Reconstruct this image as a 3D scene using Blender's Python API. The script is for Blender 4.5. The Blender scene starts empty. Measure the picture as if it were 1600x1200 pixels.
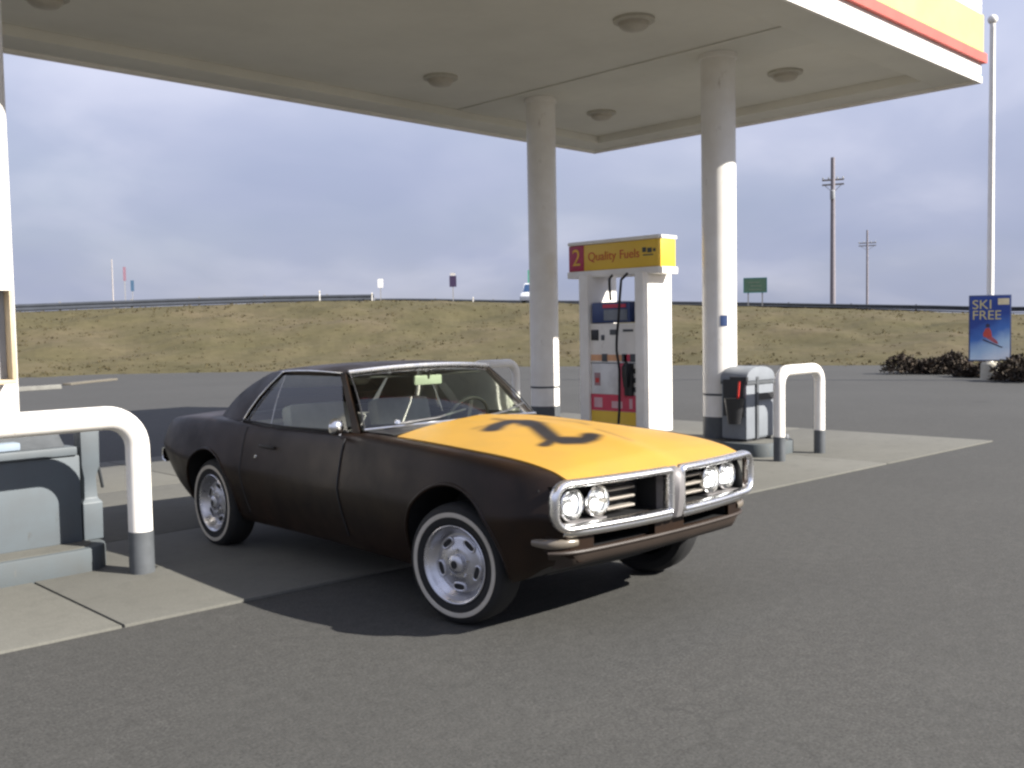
import bpy, bmesh, math, random
from mathutils import Vector, Matrix

random.seed(7)
SC = bpy.context.scene
COL = SC.collection
PI = math.pi

# ------------------------------------------------------------------ camera
# world: X and Y run along the edges of the canopy, Z up, the lot at z = 0
def make_camera():
    f, pitch, roll, yaw = 1540.2 / 1600 * 36.0, math.radians(3.22), math.radians(-1.04), math.radians(45.44)
    F = Vector((math.cos(yaw) * math.cos(pitch), math.sin(yaw) * math.cos(pitch), -math.sin(pitch)))
    Rr = Vector((math.sin(yaw), -math.cos(yaw), 0))
    U = Rr.cross(F)
    c, s = math.cos(roll), math.sin(roll)
    right = c * Rr + s * U
    up = -s * Rr + c * U
    m = Matrix((right, up, -F)).transposed().to_4x4()
    m.translation = Vector((0, 0, 1.549))
    cd = bpy.data.cameras.new('camera')
    cd.sensor_width = 36.0
    cd.lens = f
    cd.clip_end = 6000
    cd.clip_start = 0.05
    co = bpy.data.objects.new('camera', cd)
    COL.objects.link(co)
    co.matrix_world = m
    SC.camera = co
make_camera()

# ------------------------------------------------------------------ sun, sky, exposure
SUN_PHI = math.radians(24.5)          # away from -Y towards +X
SUN_EL = math.radians(32.7)
sun_dir = Vector((math.sin(SUN_PHI) * math.cos(SUN_EL), -math.cos(SUN_PHI) * math.cos(SUN_EL), math.sin(SUN_EL)))
sd = bpy.data.lights.new('sun', 'SUN')
sd.energy = 5.0
sd.angle = math.radians(0.53)
sd.color = (1.0, 0.955, 0.88)
so = bpy.data.objects.new('sun', sd)
COL.objects.link(so)
so.rotation_euler = sun_dir.to_track_quat('Z', 'Y').to_euler()

def make_world():
    w = bpy.data.worlds.new('World')
    SC.world = w
    w.use_nodes = True
    nt = w.node_tree
    N, L = nt.nodes, nt.links
    N.clear()
    out = N.new('ShaderNodeOutputWorld')
    sky = N.new('ShaderNodeTexSky')
    sky.sky_type = 'NISHITA'
    sky.sun_disc = False
    sky.sun_elevation = SUN_EL
    sky.sun_rotation = math.atan2(sun_dir.x, sun_dir.y)
    sky.air_density = 1.2
    sky.dust_density = 1.5
    b1 = N.new('ShaderNodeBackground'); b1.inputs['Strength'].default_value = 0.05
    L.new(sky.outputs[0], b1.inputs[0])
    tc = N.new('ShaderNodeTexCoord')
    sep = N.new('ShaderNodeSeparateXYZ'); L.new(tc.outputs['Generated'], sep.inputs[0])
    za = N.new('ShaderNodeMath'); za.operation = 'ABSOLUTE'; L.new(sep.outputs['Z'], za.inputs[0])
    zp = N.new('ShaderNodeMath'); zp.operation = 'ADD'; zp.inputs[1].default_value = 0.34; L.new(za.outputs[0], zp.inputs[0])
    dx = N.new('ShaderNodeMath'); dx.operation = 'DIVIDE'; L.new(sep.outputs['X'], dx.inputs[0]); L.new(zp.outputs[0], dx.inputs[1])
    dy = N.new('ShaderNodeMath'); dy.operation = 'DIVIDE'; L.new(sep.outputs['Y'], dy.inputs[0]); L.new(zp.outputs[0], dy.inputs[1])
    cmb = N.new('ShaderNodeCombineXYZ'); L.new(dx.outputs[0], cmb.inputs[0]); L.new(dy.outputs[0], cmb.inputs[1])
    n1 = N.new('ShaderNodeTexNoise'); n1.inputs['Scale'].default_value = 2.1; n1.inputs['Detail'].default_value = 5; n1.inputs['Roughness'].default_value = 0.45; n1.inputs['Distortion'].default_value = 0.25
    L.new(cmb.outputs[0], n1.inputs['Vector'])
    n2 = N.new('ShaderNodeTexNoise'); n2.inputs['Scale'].default_value = 0.9; n2.inputs['Detail'].default_value = 5; n2.inputs['Roughness'].default_value = 0.5
    off = N.new('ShaderNodeVectorMath'); off.operation = 'ADD'; off.inputs[1].default_value = (3.7, 1.9, 5.2)
    L.new(cmb.outputs[0], off.inputs[0]); L.new(off.outputs[0], n2.inputs['Vector'])
    cr = N.new('ShaderNodeValToRGB')
    e = cr.color_ramp.elements
    e[0].position = 0.30; e[0].color = (0.350, 0.393, 0.545, 1)
    e[1].position = 0.74; e[1].color = (0.545, 0.567, 0.70, 1)
    m_ = e.new(0.50); m_.color = (0.400, 0.438, 0.585, 1)
    L.new(n1.outputs['Fac'], cr.inputs['Fac'])
    # the cloud deck thins and brightens overhead, as a broken overcast does
    up = N.new('ShaderNodeMapRange'); up.inputs['From Min'].default_value = 0.0; up.inputs['From Max'].default_value = 0.42; up.inputs['To Min'].default_value = 0.86; up.inputs['To Max'].default_value = 1.5
    L.new(za.outputs[0], up.inputs['Value'])
    cm = N.new('ShaderNodeVectorMath'); cm.operation = 'SCALE'; L.new(cr.outputs[0], cm.inputs[0]); L.new(up.outputs[0], cm.inputs['Scale'])
    b2 = N.new('ShaderNodeBackground'); b2.inputs['Strength'].default_value = 0.475
    L.new(cm.outputs[0], b2.inputs[0])
    mr = N.new('ShaderNodeMapRange'); mr.inputs['From Min'].default_value = 0.36; mr.inputs['From Max'].default_value = 0.52; mr.inputs['To Min'].default_value = 0.84; mr.inputs['To Max'].default_value = 1.0
    L.new(n2.outputs['Fac'], mr.inputs['Value'])
    mx = N.new('ShaderNodeMixShader'); L.new(mr.outputs[0], mx.inputs[0]); L.new(b1.outputs[0], mx.inputs[1]); L.new(b2.outputs[0], mx.inputs[2])
    L.new(mx.outputs[0], out.inputs[0])
make_world()
vs = SC.view_settings
vs.view_transform = 'Standard'
vs.look = 'None'
vs.gamma = 1.0
vs.use_curve_mapping = False
vs.exposure = 1.25
SC.render.engine = 'CYCLES'
SC.cycles.max_bounces = 8
SC.cycles.diffuse_bounces = 4
SC.cycles.glossy_bounces = 4
SC.cycles.transmission_bounces = 6
SC.cycles.transparent_max_bounces = 10
SC.cycles.use_denoising = True
SC.cycles.filter_width = 2.5
SC.cycles.sample_clamp_indirect = 6.0

# ------------------------------------------------------------------ materials
MATS = {}
def mat(name, col, rough=0.6, metal=0.0, col2=None, nscale=6.0, bump=0.0, bscale=80.0, spec=0.5, detail=5.0, lo=0.35, hi=0.68, world=False, rvar=0.0, scuff=None):
    if name in MATS: return MATS[name]
    m = bpy.data.materials.new(name); m.use_nodes = True
    N, L = m.node_tree.nodes, m.node_tree.links
    b = N['Principled BSDF']
    b.inputs['Base Color'].default_value = (*col, 1)
    b.inputs['Roughness'].default_value = rough
    b.inputs['Metallic'].default_value = metal
    b.inputs['Specular IOR Level'].default_value = spec
    if world:
        g = N.new('ShaderNodeNewGeometry'); vec = g.outputs['Position']
    else:
        t = N.new('ShaderNodeTexCoord'); vec = t.outputs['Object']
    if col2 is None: col2 = tuple(c * 0.82 for c in col)
    n = N.new('ShaderNodeTexNoise'); n.inputs['Scale'].default_value = nscale; n.inputs['Detail'].default_value = detail; n.inputs['Roughness'].default_value = 0.6
    L.new(vec, n.inputs['Vector'])
    mr = N.new('ShaderNodeMapRange'); mr.inputs['From Min'].default_value = lo; mr.inputs['From Max'].default_value = hi
    L.new(n.outputs['Fac'], mr.inputs['Value'])
    mx = N.new('ShaderNodeMix'); mx.data_type = 'RGBA'; mx.inputs['A'].default_value = (*col, 1); mx.inputs['B'].default_value = (*col2, 1)
    L.new(mr.outputs[0], mx.inputs['Factor']); L.new(mx.outputs['Result'], b.inputs['Base Color'])
    if scuff:       # chips, scrapes and drip marks in the paint
        mp = N.new('ShaderNodeMapping'); mp.inputs['Scale'].default_value = (1, 1, .35); L.new(vec, mp.inputs['Vector'])
        sn = N.new('ShaderNodeTexNoise'); sn.inputs['Scale'].default_value = 9; sn.inputs['Detail'].default_value = 7; sn.inputs['Roughness'].default_value = .72; L.new(mp.outputs[0], sn.inputs['Vector'])
        sr = N.new('ShaderNodeMapRange'); sr.inputs['From Min'].default_value = .63; sr.inputs['From Max'].default_value = .72; sr.inputs['To Max'].default_value = .75; L.new(sn.outputs['Fac'], sr.inputs['Value'])
        m3 = N.new('ShaderNodeMix'); m3.data_type = 'RGBA'; m3.inputs['B'].default_value = (*scuff, 1)
        L.new(sr.outputs[0], m3.inputs['Factor']); L.new(mx.outputs['Result'], m3.inputs['A']); L.new(m3.outputs['Result'], b.inputs['Base Color'])
    if rvar:
        rr = N.new('ShaderNodeMapRange'); rr.inputs['From Min'].default_value = 0.3; rr.inputs['From Max'].default_value = 0.7
        rr.inputs['To Min'].default_value = max(0.02, rough - rvar); rr.inputs['To Max'].default_value = min(1, rough + rvar)
        L.new(n.outputs['Fac'], rr.inputs['Value']); L.new(rr.outputs[0], b.inputs['Roughness'])
    if bump:
        n2 = N.new('ShaderNodeTexNoise'); n2.inputs['Scale'].default_value = bscale; n2.inputs['Detail'].default_value = 3
        L.new(vec, n2.inputs['Vector'])
        bp = N.new('ShaderNodeBump'); bp.inputs['Strength'].default_value = bump; bp.inputs['Distance'].default_value = 0.01
        L.new(n2.outputs['Fac'], bp.inputs['Height']); L.new(bp.outputs[0], b.inputs['Normal'])
    MATS[name] = m
    return m

def ground_mat(name, c1, c2, c3, speck, speck_amt, big, bump, cracks=False):
    """asphalt / concrete: large tonal drift, mid blotches, stone specks, stains"""
    m = bpy.data.materials.new(name); m.use_nodes = True
    N, L = m.node_tree.nodes, m.node_tree.links
    b = N['Principled BSDF']; b.inputs['Roughness'].default_value = 0.88; b.inputs['Specular IOR Level'].default_value = 0.3
    g = N.new('ShaderNodeNewGeometry'); P = g.outputs['Position']
    def noise(s, d=4, r=0.6):
        n = N.new('ShaderNodeTexNoise'); n.inputs['Scale'].default_value = s; n.inputs['Detail'].default_value = d; n.inputs['Roughness'].default_value = r
        L.new(P, n.inputs['Vector']); return n.outputs['Fac']
    def mapr(v, a, bb, lo=0.0, hi=1.0):
        q = N.new('ShaderNodeMapRange'); q.inputs['From Min'].default_value = a; q.inputs['From Max'].default_value = bb; q.inputs['To Min'].default_value = lo; q.inputs['To Max'].default_value = hi
        L.new(v, q.inputs['Value']); return q.outputs[0]
    def mix(f, A, B, blend='MIX'):
        q = N.new('ShaderNodeMix'); q.data_type = 'RGBA'; q.blend_type = blend
        for k, v in (('Factor', f), ('A', A), ('B', B)):
            if isinstance(v, (int, float)): q.inputs[k].default_value = v
            elif isinstance(v, tuple): q.inputs[k].default_value = (*v, 1)
            else: L.new(v, q.inputs[k])
        return q.outputs['Result']
    c = mix(mapr(noise(big, 5), 0.35, 0.65), c1, c2)
    c = mix(mapr(noise(big * 9, 5, 0.7), 0.52, 0.74, 0, 0.7), c, c3)
    sp = mapr(noise(speck, 2, 0.8), 0.30, 0.72, 1 - speck_amt, 1 + speck_amt)
    sp2 = mapr(noise(14, 3, 0.75), 0.32, 0.70, 1 - speck_amt * .40, 1 + speck_amt * .40)
    pm = N.new('ShaderNodeMath'); pm.operation = 'MULTIPLY'; L.new(sp, pm.inputs[0]); L.new(sp2, pm.inputs[1]); sp = pm.outputs[0]
    vm = N.new('ShaderNodeVectorMath'); vm.operation = 'SCALE'; L.new(c, vm.inputs[0]); L.new(sp, vm.inputs['Scale'])
    cc = vm.outputs[0]
    # oil drips
    v = N.new('ShaderNodeTexVoronoi'); v.inputs['Scale'].default_value = 0.75; L.new(P, v.inputs['Vector'])
    st = mapr(v.outputs['Distance'], 0.05, 0.17, 0.42, 0.0)
    keep = mapr(noise(0.6, 2), 0.5, 0.6)
    ml = N.new('ShaderNodeMath'); ml.operation = 'MULTIPLY'; L.new(st, ml.inputs[0]); L.new(keep, ml.inputs[1])
    cc = mix(ml.outputs[0], cc, tuple(x * 0.45 for x in c1))
    if cracks:
        # a few tarred hairline cracks and faint tyre lanes along Y
        wv = N.new('ShaderNodeVectorMath'); wv.operation = 'MULTIPLY_ADD'; wv.inputs[1].default_value = (.9, .9, .9); 
        nn = N.new('ShaderNodeTexNoise'); nn.inputs['Scale'].default_value = 1.3; nn.inputs['Detail'].default_value = 4; L.new(P, nn.inputs['Vector'])
        L.new(nn.outputs['Color'], wv.inputs[0]); L.new(P, wv.inputs[2])
        v2 = N.new('ShaderNodeTexVoronoi'); v2.feature = 'DISTANCE_TO_EDGE'; v2.inputs['Scale'].default_value = .28; L.new(wv.outputs[0], v2.inputs['Vector'])
        ck = mapr(v2.outputs['Distance'], .0012, .004, .22, 0.0)
        km = mapr(noise(.35, 2), .50, .56)
        mm_ = N.new('ShaderNodeMath'); mm_.operation = 'MULTIPLY'; L.new(ck, mm_.inputs[0]); L.new(km, mm_.inputs[1])
        cc = mix(mm_.outputs[0], cc, tuple(x * 0.4 for x in c1))
    L.new(cc, b.inputs['Base Color'])
    bp = N.new('ShaderNodeBump'); bp.inputs['Strength'].default_value = bump; bp.inputs['Distance'].default_value = 0.006
    L.new(noise(speck, 2, 0.8), bp.inputs['Height']); L.new(bp.outputs[0], b.inputs['Normal'])
    MATS[name] = m
    return m

def glass_mat(name, tint, gloss=0.05):
    m = bpy.data.materials.new(name); m.use_nodes = True
    N, L = m.node_tree.nodes, m.node_tree.links
    N.remove(N['Principled BSDF'])
    out = N['Material Output']
    t = N.new('ShaderNodeBsdfTransparent'); t.inputs[0].default_value = (*tint, 1)
    gl = N.new('ShaderNodeBsdfGlossy'); gl.inputs['Roughness'].default_value = gloss; gl.inputs[0].default_value = (1, 1, 1, 1)
    fr = N.new('ShaderNodeFresnel'); fr.inputs['IOR'].default_value = 1.6
    mx = N.new('ShaderNodeMixShader'); L.new(fr.outputs[0], mx.inputs[0]); L.new(t.outputs[0], mx.inputs[1]); L.new(gl.outputs[0], mx.inputs[2])
    L.new(mx.outputs[0], out.inputs[0])
    MATS[name] = m
    return m

WHITE = mat('white_paint', (0.82, 0.79, 0.74), 0.45, col2=(0.74, 0.70, 0.64), nscale=3, bump=0.02, scuff=(0.42, 0.36, 0.29))
SOFFIT = mat('soffit_panel', (0.70, 0.675, 0.60), 0.7, col2=(0.64, 0.615, 0.545), nscale=1.1)
YELLOW = mat('yellow_panel', (0.78, 0.50, 0.05), 0.4, col2=(0.72, 0.45, 0.04), nscale=2)
RED = mat('red_panel', (0.62, 0.045, 0.035), 0.4, nscale=3)
BLUELINE = mat('blue_line', (0.08, 0.20, 0.38), 0.5)
CHROME = mat('chrome', (0.84, 0.84, 0.84), 0.19, 1.0, col2=(0.70, 0.68, 0.64), nscale=14, rvar=0.06)
TRIMC = mat('worn_chrome', (0.86, 0.86, 0.86), 0.27, 1.0, col2=(0.74, 0.72, 0.69), nscale=14, rvar=0.05)
STEEL = mat('steel', (0.45, 0.45, 0.45), 0.4, 1.0, nscale=10, rvar=0.1)
DARKMETAL = mat('dark_metal', (0.035, 0.04, 0.05), 0.5, 0.0, nscale=8)
BLACK = mat('black_rubber', (0.014, 0.014, 0.015), 0.75, nscale=9)
BLACKP = mat('black_plastic', (0.02, 0.02, 0.022), 0.45, nscale=9)
GREYP = mat('grey_plastic', (0.185, 0.20, 0.22), 0.55, col2=(0.16, 0.172, 0.19), nscale=5, bump=0.03, scuff=(0.11, 0.11, 0.11))
DARKGREY = mat('dark_grey_paint', (0.085, 0.092, 0.10), 0.55, col2=(0.06, 0.065, 0.07), nscale=7, scuff=(0.16, 0.15, 0.13))
CONC = ground_mat('concrete', (0.125, 0.122, 0.107), (0.110, 0.107, 0.093), (0.092, 0.090, 0.079), 60, 0.10, 0.55, 0.12)
CURBM = mat('curb_concrete', (0.155, 0.152, 0.137), 0.85, col2=(0.12, 0.117, 0.106), nscale=5, bump=0.15, bscale=120)
ASPH = ground_mat('asphalt', (0.0565, 0.0555, 0.0515), (0.050, 0.049, 0.0455), (0.062, 0.0605, 0.056), 70, 0.34, 0.22, 0.15, True)
GLASS = glass_mat('window_glass', (0.82, 0.87, 0.79))
PALEGLASS = glass_mat('clear_glass', (0.93, 0.94, 0.93))

# ------------------------------------------------------------------ mesh helpers
def box(bm, x0, x1, y0, y1, z0, z1):
    v = [bm.verts.new((x, y, z)) for x in (x0, x1) for y in (y0, y1) for z in (z0, z1)]
    for q in ((0, 1, 3, 2), (4, 6, 7, 5), (0, 4, 5, 1), (2, 3, 7, 6), (0, 2, 6, 4), (1, 5, 7, 3)):
        bm.faces.new([v[i] for i in q])
    return v

def cbox(bm, c, s, rz=0.0, ry=0.0, rx=0.0):
    v = box(bm, -s[0] / 2, s[0] / 2, -s[1] / 2, s[1] / 2, -s[2] / 2, s[2] / 2)
    m = Matrix.Translation(c) @ Matrix.Rotation(rz, 4, 'Z') @ Matrix.Rotation(ry, 4, 'Y') @ Matrix.Rotation(rx, 4, 'X')
    bmesh.ops.transform(bm, matrix=m, verts=v)
    return v

def rings(bm, sections, closed=True, cap=True, loop=False):
    """loft a list of equal-length point loops"""
    vs_ = [[bm.verts.new(p) for p in s] for s in sections]
    n = len(vs_[0])
    pairs = list(zip(vs_[:-1], vs_[1:]))
    if loop: pairs.append((vs_[-1], vs_[0]))
    for a, b in pairs:
        for i in range(n if closed else n - 1):
            j = (i + 1) % n
            try: bm.faces.new((a[i], a[j], b[j], b[i]))
            except ValueError: pass
    if cap and closed and not loop:
        bm.faces.new(vs_[0][::-1]); bm.faces.new(vs_[-1])
    return vs_

def tube(bm, path, r, n=12, loop=False, cap=True, flat=1.0, up=None):
    """sweep a circle (flat < 1: an ellipse) along a path"""
    P = [Vector(p) for p in path]
    secs = []
    prev = None
    for i, p in enumerate(P):
        if loop: t = P[(i + 1) % len(P)] - P[i - 1]
        else: t = P[min(i + 1, len(P) - 1)] - P[max(i - 1, 0)]
        t.normalize()
        if up is not None: a = Vector(up)
        elif prev is None: a = Vector((0, 0, 1)) if abs(t.z) < 0.9 else Vector((1, 0, 0))
        else: a = prev
        a = (a - t * a.dot(t)).normalized(); prev = a
        b = t.cross(a)
        rr = r[i] if isinstance(r, (list, tuple)) else r
        secs.append([p + a * math.cos(q) * rr + b * math.sin(q) * rr * flat for q in (2 * PI * k / n for k in range(n))])
    rings(bm, secs, True, cap, loop)

def lathe(bm, prof, n=32, axis='Z', c=(0, 0, 0), cap=False):
    """prof: (radius, height) pairs"""
    secs = []
    for k in range(n):
        a = 2 * PI * k / n
        s = []
        for r, h in prof:
            p = {'Z': (r * math.cos(a), r * math.sin(a), h), 'Y': (r * math.cos(a), h, r * math.sin(a)), 'X': (h, r * math.cos(a), r * math.sin(a))}[axis]
            s.append(Vector(p) + Vector(c))
        secs.append(s)
    rings(bm, secs, False, False, True)
    bmesh.ops.remove_doubles(bm, verts=bm.verts, dist=1e-5)

def cyl(bm, c0, c1, r, n=20, r2=None):
    c0, c1 = Vector(c0), Vector(c1)
    t = (c1 - c0).normalized()
    a = Vector((0, 0, 1)) if abs(t.z) < 0.9 else Vector((1, 0, 0))
    a = (a - t * a.dot(t)).normalized(); b = t.cross(a)
    r2 = r if r2 is None else r2
    rings(bm, [[c + (a * math.cos(2 * PI * k / n) + b * math.sin(2 * PI * k / n)) * q for k in range(n)] for c, q in ((c0, r), (c1, r2))])

def grid(bm, fn, nu, nv):
    V = [[bm.verts.new(fn(i / nu, j / nv)) for j in range(nv + 1)] for i in range(nu + 1)]
    for i in range(nu):
        for j in range(nv):
            bm.faces.new((V[i][j], V[i + 1][j], V[i + 1][j + 1], V[i][j + 1]))
    return V

def prism(bm, poly, axis, a, b):
    def P(u, v, w): return {'X': (w, u, v), 'Y': (u, w, v), 'Z': (u, v, w)}[axis]
    rings(bm, [[P(u, v, a) for u, v in poly], [P(u, v, b) for u, v in poly]])

def nb(): return bmesh.new()

def obj(name, bm, m, parent=None, smooth=35.0, bevel=0.0, thick=0.0):
    if thick:
        bmesh.ops.recalc_face_normals(bm, faces=bm.faces)
        bmesh.ops.solidify(bm, geom=bm.faces[:], thickness=thick)
    bmesh.ops.recalc_face_normals(bm, faces=bm.faces)
    if bevel:
        ed = [e for e in bm.edges if len(e.link_faces) == 2 and e.calc_face_angle(0) > 0.5]
        bmesh.ops.bevel(bm, geom=ed, offset=bevel, segments=2, affect='EDGES', profile=0.6, clamp_overlap=True)
    me = bpy.data.meshes.new(name)
    bm.to_mesh(me); bm.free()
    if m: me.materials.append(m)
    if smooth:
        for p in me.polygons: p.use_smooth = True
        me.set_sharp_from_angle(angle=math.radians(smooth))
    o = bpy.data.objects.new(name, me)
    COL.objects.link(o)
    if parent: o.parent = parent
    return o

def tag(o, label, cat, group=None):
    o['label'] = label; o['category'] = cat
    if group: o['group'] = group
    return o

def thing(name, label, cat, loc=(0, 0, 0), rz=0.0, group=None):
    o = bpy.data.objects.new(name, None)
    COL.objects.link(o); o.location = loc; o.rotation_euler = (0, 0, rz)
    return tag(o, label, cat, group)

def struct(o):
    o['kind'] = 'structure'
    return o

def text(name, body, size, m, parent, loc, rot, extrude=0.002, align='CENTER', sx=1.0):
    c = bpy.data.curves.new(name, 'FONT'); c.body = body; c.size = size; c.extrude = extrude; c.align_x = align; c.align_y = 'CENTER'
    t = bpy.data.objects.new(name, c); COL.objects.link(t)
    dg = bpy.context.evaluated_depsgraph_get()
    me = bpy.data.meshes.new_from_object(t.evaluated_get(dg)); me.name = name
    bpy.data.objects.remove(t); bpy.data.curves.remove(c)
    me.materials.clear(); me.materials.append(m)
    o = bpy.data.objects.new(name, me); COL.objects.link(o)
    o.parent = parent; o.location = loc; o.rotation_euler = rot; o.scale = (sx, 1, 1)
    return o

def curve(pts):
    """smooth interpolation through (x, y) pairs (Catmull-Rom on uneven knots, monotone-limited)"""
    pts = sorted(pts)
    xs = [p[0] for p in pts]; ys = [p[1] for p in pts]
    d = [(ys[i + 1] - ys[i]) / (xs[i + 1] - xs[i]) for i in range(len(xs) - 1)]
    m = [d[0]] + [0 if d[i - 1] * d[i] <= 0 else 2 * d[i - 1] * d[i] / (d[i - 1] + d[i]) for i in range(1, len(d))] + [d[-1]]
    def f(x):
        if x <= xs[0]: return ys[0]
        if x >= xs[-1]: return ys[-1]
        i = max(k for k in range(len(xs) - 1) if xs[k] <= x)
        h = xs[i + 1] - xs[i]; t = (x - xs[i]) / h
        return ys[i] * (1 + 2 * t) * (1 - t) ** 2 + m[i] * h * t * (1 - t) ** 2 + ys[i + 1] * t * t * (3 - 2 * t) + m[i + 1] * h * t * t * (t - 1)
    return f

# ------------------------------------------------------------------ terrain, lot, highway
toe_r = curve([(-180, 40), (-60, 40), (0, 34), (18.3, 34.5), (22.5, 36.3), (27.4, 37.6), (32.2, 38.2), (38, 38.7), (45.4, 40), (52.7, 40.8), (58.1, 41.3), (63.3, 42.1), (68.2, 42.6), (72.8, 42.2), (110, 42), (180, 40)])
crest_z = curve([(-180, 0.1), (-60, 0.1), (-20, 1.2), (0, 1.6), (18.3, 1.8), (22.5, 2.05), (27.4, 2.32), (32.2, 2.59), (38, 2.85), (45.4, 3.10), (52.7, 3.36), (58.1, 3.33), (63.3, 3.22), (68.2, 3.05), (72.8, 2.88), (90, 2.6), (120, 1.2), (150, 0.1), (180, 0.1)])
R_CREST = 61.0
def hsh(i, j):
    q = math.sin(i * 127.1 + j * 311.7) * 43758.5453
    return q - math.floor(q)
def vnoise(x, y):
    i, j = math.floor(x), math.floor(y); u, v = x - i, y - j
    u = u * u * (3 - 2 * u); v = v * v * (3 - 2 * v)
    return (hsh(i, j) * (1 - u) + hsh(i + 1, j) * u) * (1 - v) + (hsh(i, j + 1) * (1 - u) + hsh(i + 1, j + 1) * u) * v
def terrain_z(th, r):
    t = toe_r(th); zc = crest_z(th)
    x, y = r * math.cos(math.radians(th)), r * math.sin(math.radians(th))
    tt = t + (vnoise(x * 0.5, y * 0.5) - 0.5) * 1.6
    if r < tt: return -0.05
    s = min(1.0, (r - tt) / (R_CREST - t))
    k = s * s * (3 - 2 * s) * 0.55 + s * 0.45
    bumpy = (vnoise(x * 0.35, y * 0.35) - 0.5) * 0.35 * math.sin(PI * min(1, s)) + (vnoise(x * 1.3, y * 1.3) - 0.5) * 0.10 * min(1, s * 6) * (1 if s < 1 else 0.4)
    far = 0.0 if r < 110 else -min(2.2, (r - 110) * 0.004)
    return 0.03 + zc * k + bumpy + far

def build_ground():
    ths = [-180 + 2.0 * k for k in range(96)] + [12 + 0.4 * k for k in range(170)] + [80 + 2.0 * k for k in range(50)]
    rs = [0.5, 12, 26, 31] + [32 + 0.45 * k for k in range(66)] + [62.5, 64, 67, 70, 74, 80, 90, 105, 130, 180, 300, 600, 1500, 4500]
    bm = nb()
    V = [[bm.verts.new((r * math.cos(math.radians(t)), r * math.sin(math.radians(t)), terrain_z(t, r))) for r in rs] for t in ths]
    n = len(ths)
    for i in range(n):
        for j in range(len(rs) - 1):
            bm.faces.new((V[i][j], V[i][j + 1], V[(i + 1) % n][j + 1], V[(i + 1) % n][j]))
    m = bpy.data.materials.new('dry_grassland'); m.use_nodes = True
    N, L = m.node_tree.nodes, m.node_tree.links
    b = N['Principled BSDF']; b.inputs['Roughness'].default_value = 1.0; b.inputs['Specular IOR Level'].default_value = 0.1
    g = N.new('ShaderNodeNewGeometry')
    def noise(s, d, rg):
        q = N.new('ShaderNodeTexNoise'); q.inputs['Scale'].default_value = s; q.inputs['Detail'].default_value = d; q.inputs['Roughness'].default_value = rg
        L.new(g.outputs['Position'], q.inputs['Vector']); return q.outputs['Fac']
    r1 = N.new('ShaderNodeValToRGB'); e = r1.color_ramp.elements
    e[0].position = 0.32; e[0].color = (0.070, 0.062, 0.032, 1)
    e[1].position = 0.70; e[1].color = (0.104, 0.084, 0.052, 1)
    q = e.new(0.5); q.color = (0.085, 0.073, 0.040, 1)
    L.new(noise(0.22, 6, 0.65), r1.inputs[0])
    r2 = N.new('ShaderNodeMapRange'); r2.inputs['From Min'].default_value = 0.3; r2.inputs['From Max'].default_value = 0.7; r2.inputs['To Min'].default_value = 0.86; r2.inputs['To Max'].default_value = 1.12
    L.new(noise(2.4, 4, 0.7), r2.inputs[0])
    sc = N.new('ShaderNodeVectorMath'); sc.operation = 'SCALE'; L.new(r1.outputs[0], sc.inputs[0]); L.new(r2.outputs[0], sc.inputs['Scale'])
    L.new(sc.outputs[0], b.inputs['Base Color'])
    struct(obj('grassland', bm, m, None, 0))
    # the lot
    bm = nb()
    c = bm.verts.new((0, 0, 0))
    R1 = [bm.verts.new((12 * math.cos(math.radians(t)), 12 * math.sin(math.radians(t)), 0)) for t in ths]
    R2 = [bm.verts.new(((toe_r(t) + 1.2) * math.cos(math.radians(t)), (toe_r(t) + 1.2) * math.sin(math.radians(t)), 0)) for t in ths]
    for i in range(n):
        j = (i + 1) % n
        bm.faces.new((c, R1[i], R1[j])); bm.faces.new((R1[i], R2[i], R2[j], R1[j]))
    struct(obj('asphalt_lot', bm, ASPH, None, 0))
    # the highway on top of the embankment
    bm = nb()
    tt = [5 + 1.0 * k for k in range(90)]
    A = [[bm.verts.new((r * math.cos(math.radians(t)), r * math.sin(math.radians(t)), crest_z(t) + 0.16)) for r in (66.0, 74.5)] for t in tt]
    for a, b_ in zip(A[:-1], A[1:]): bm.faces.new((a[0], a[1], b_[1], b_[0]))
    struct(obj('highway', bm, ASPH, None, 0))
build_ground()

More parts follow.
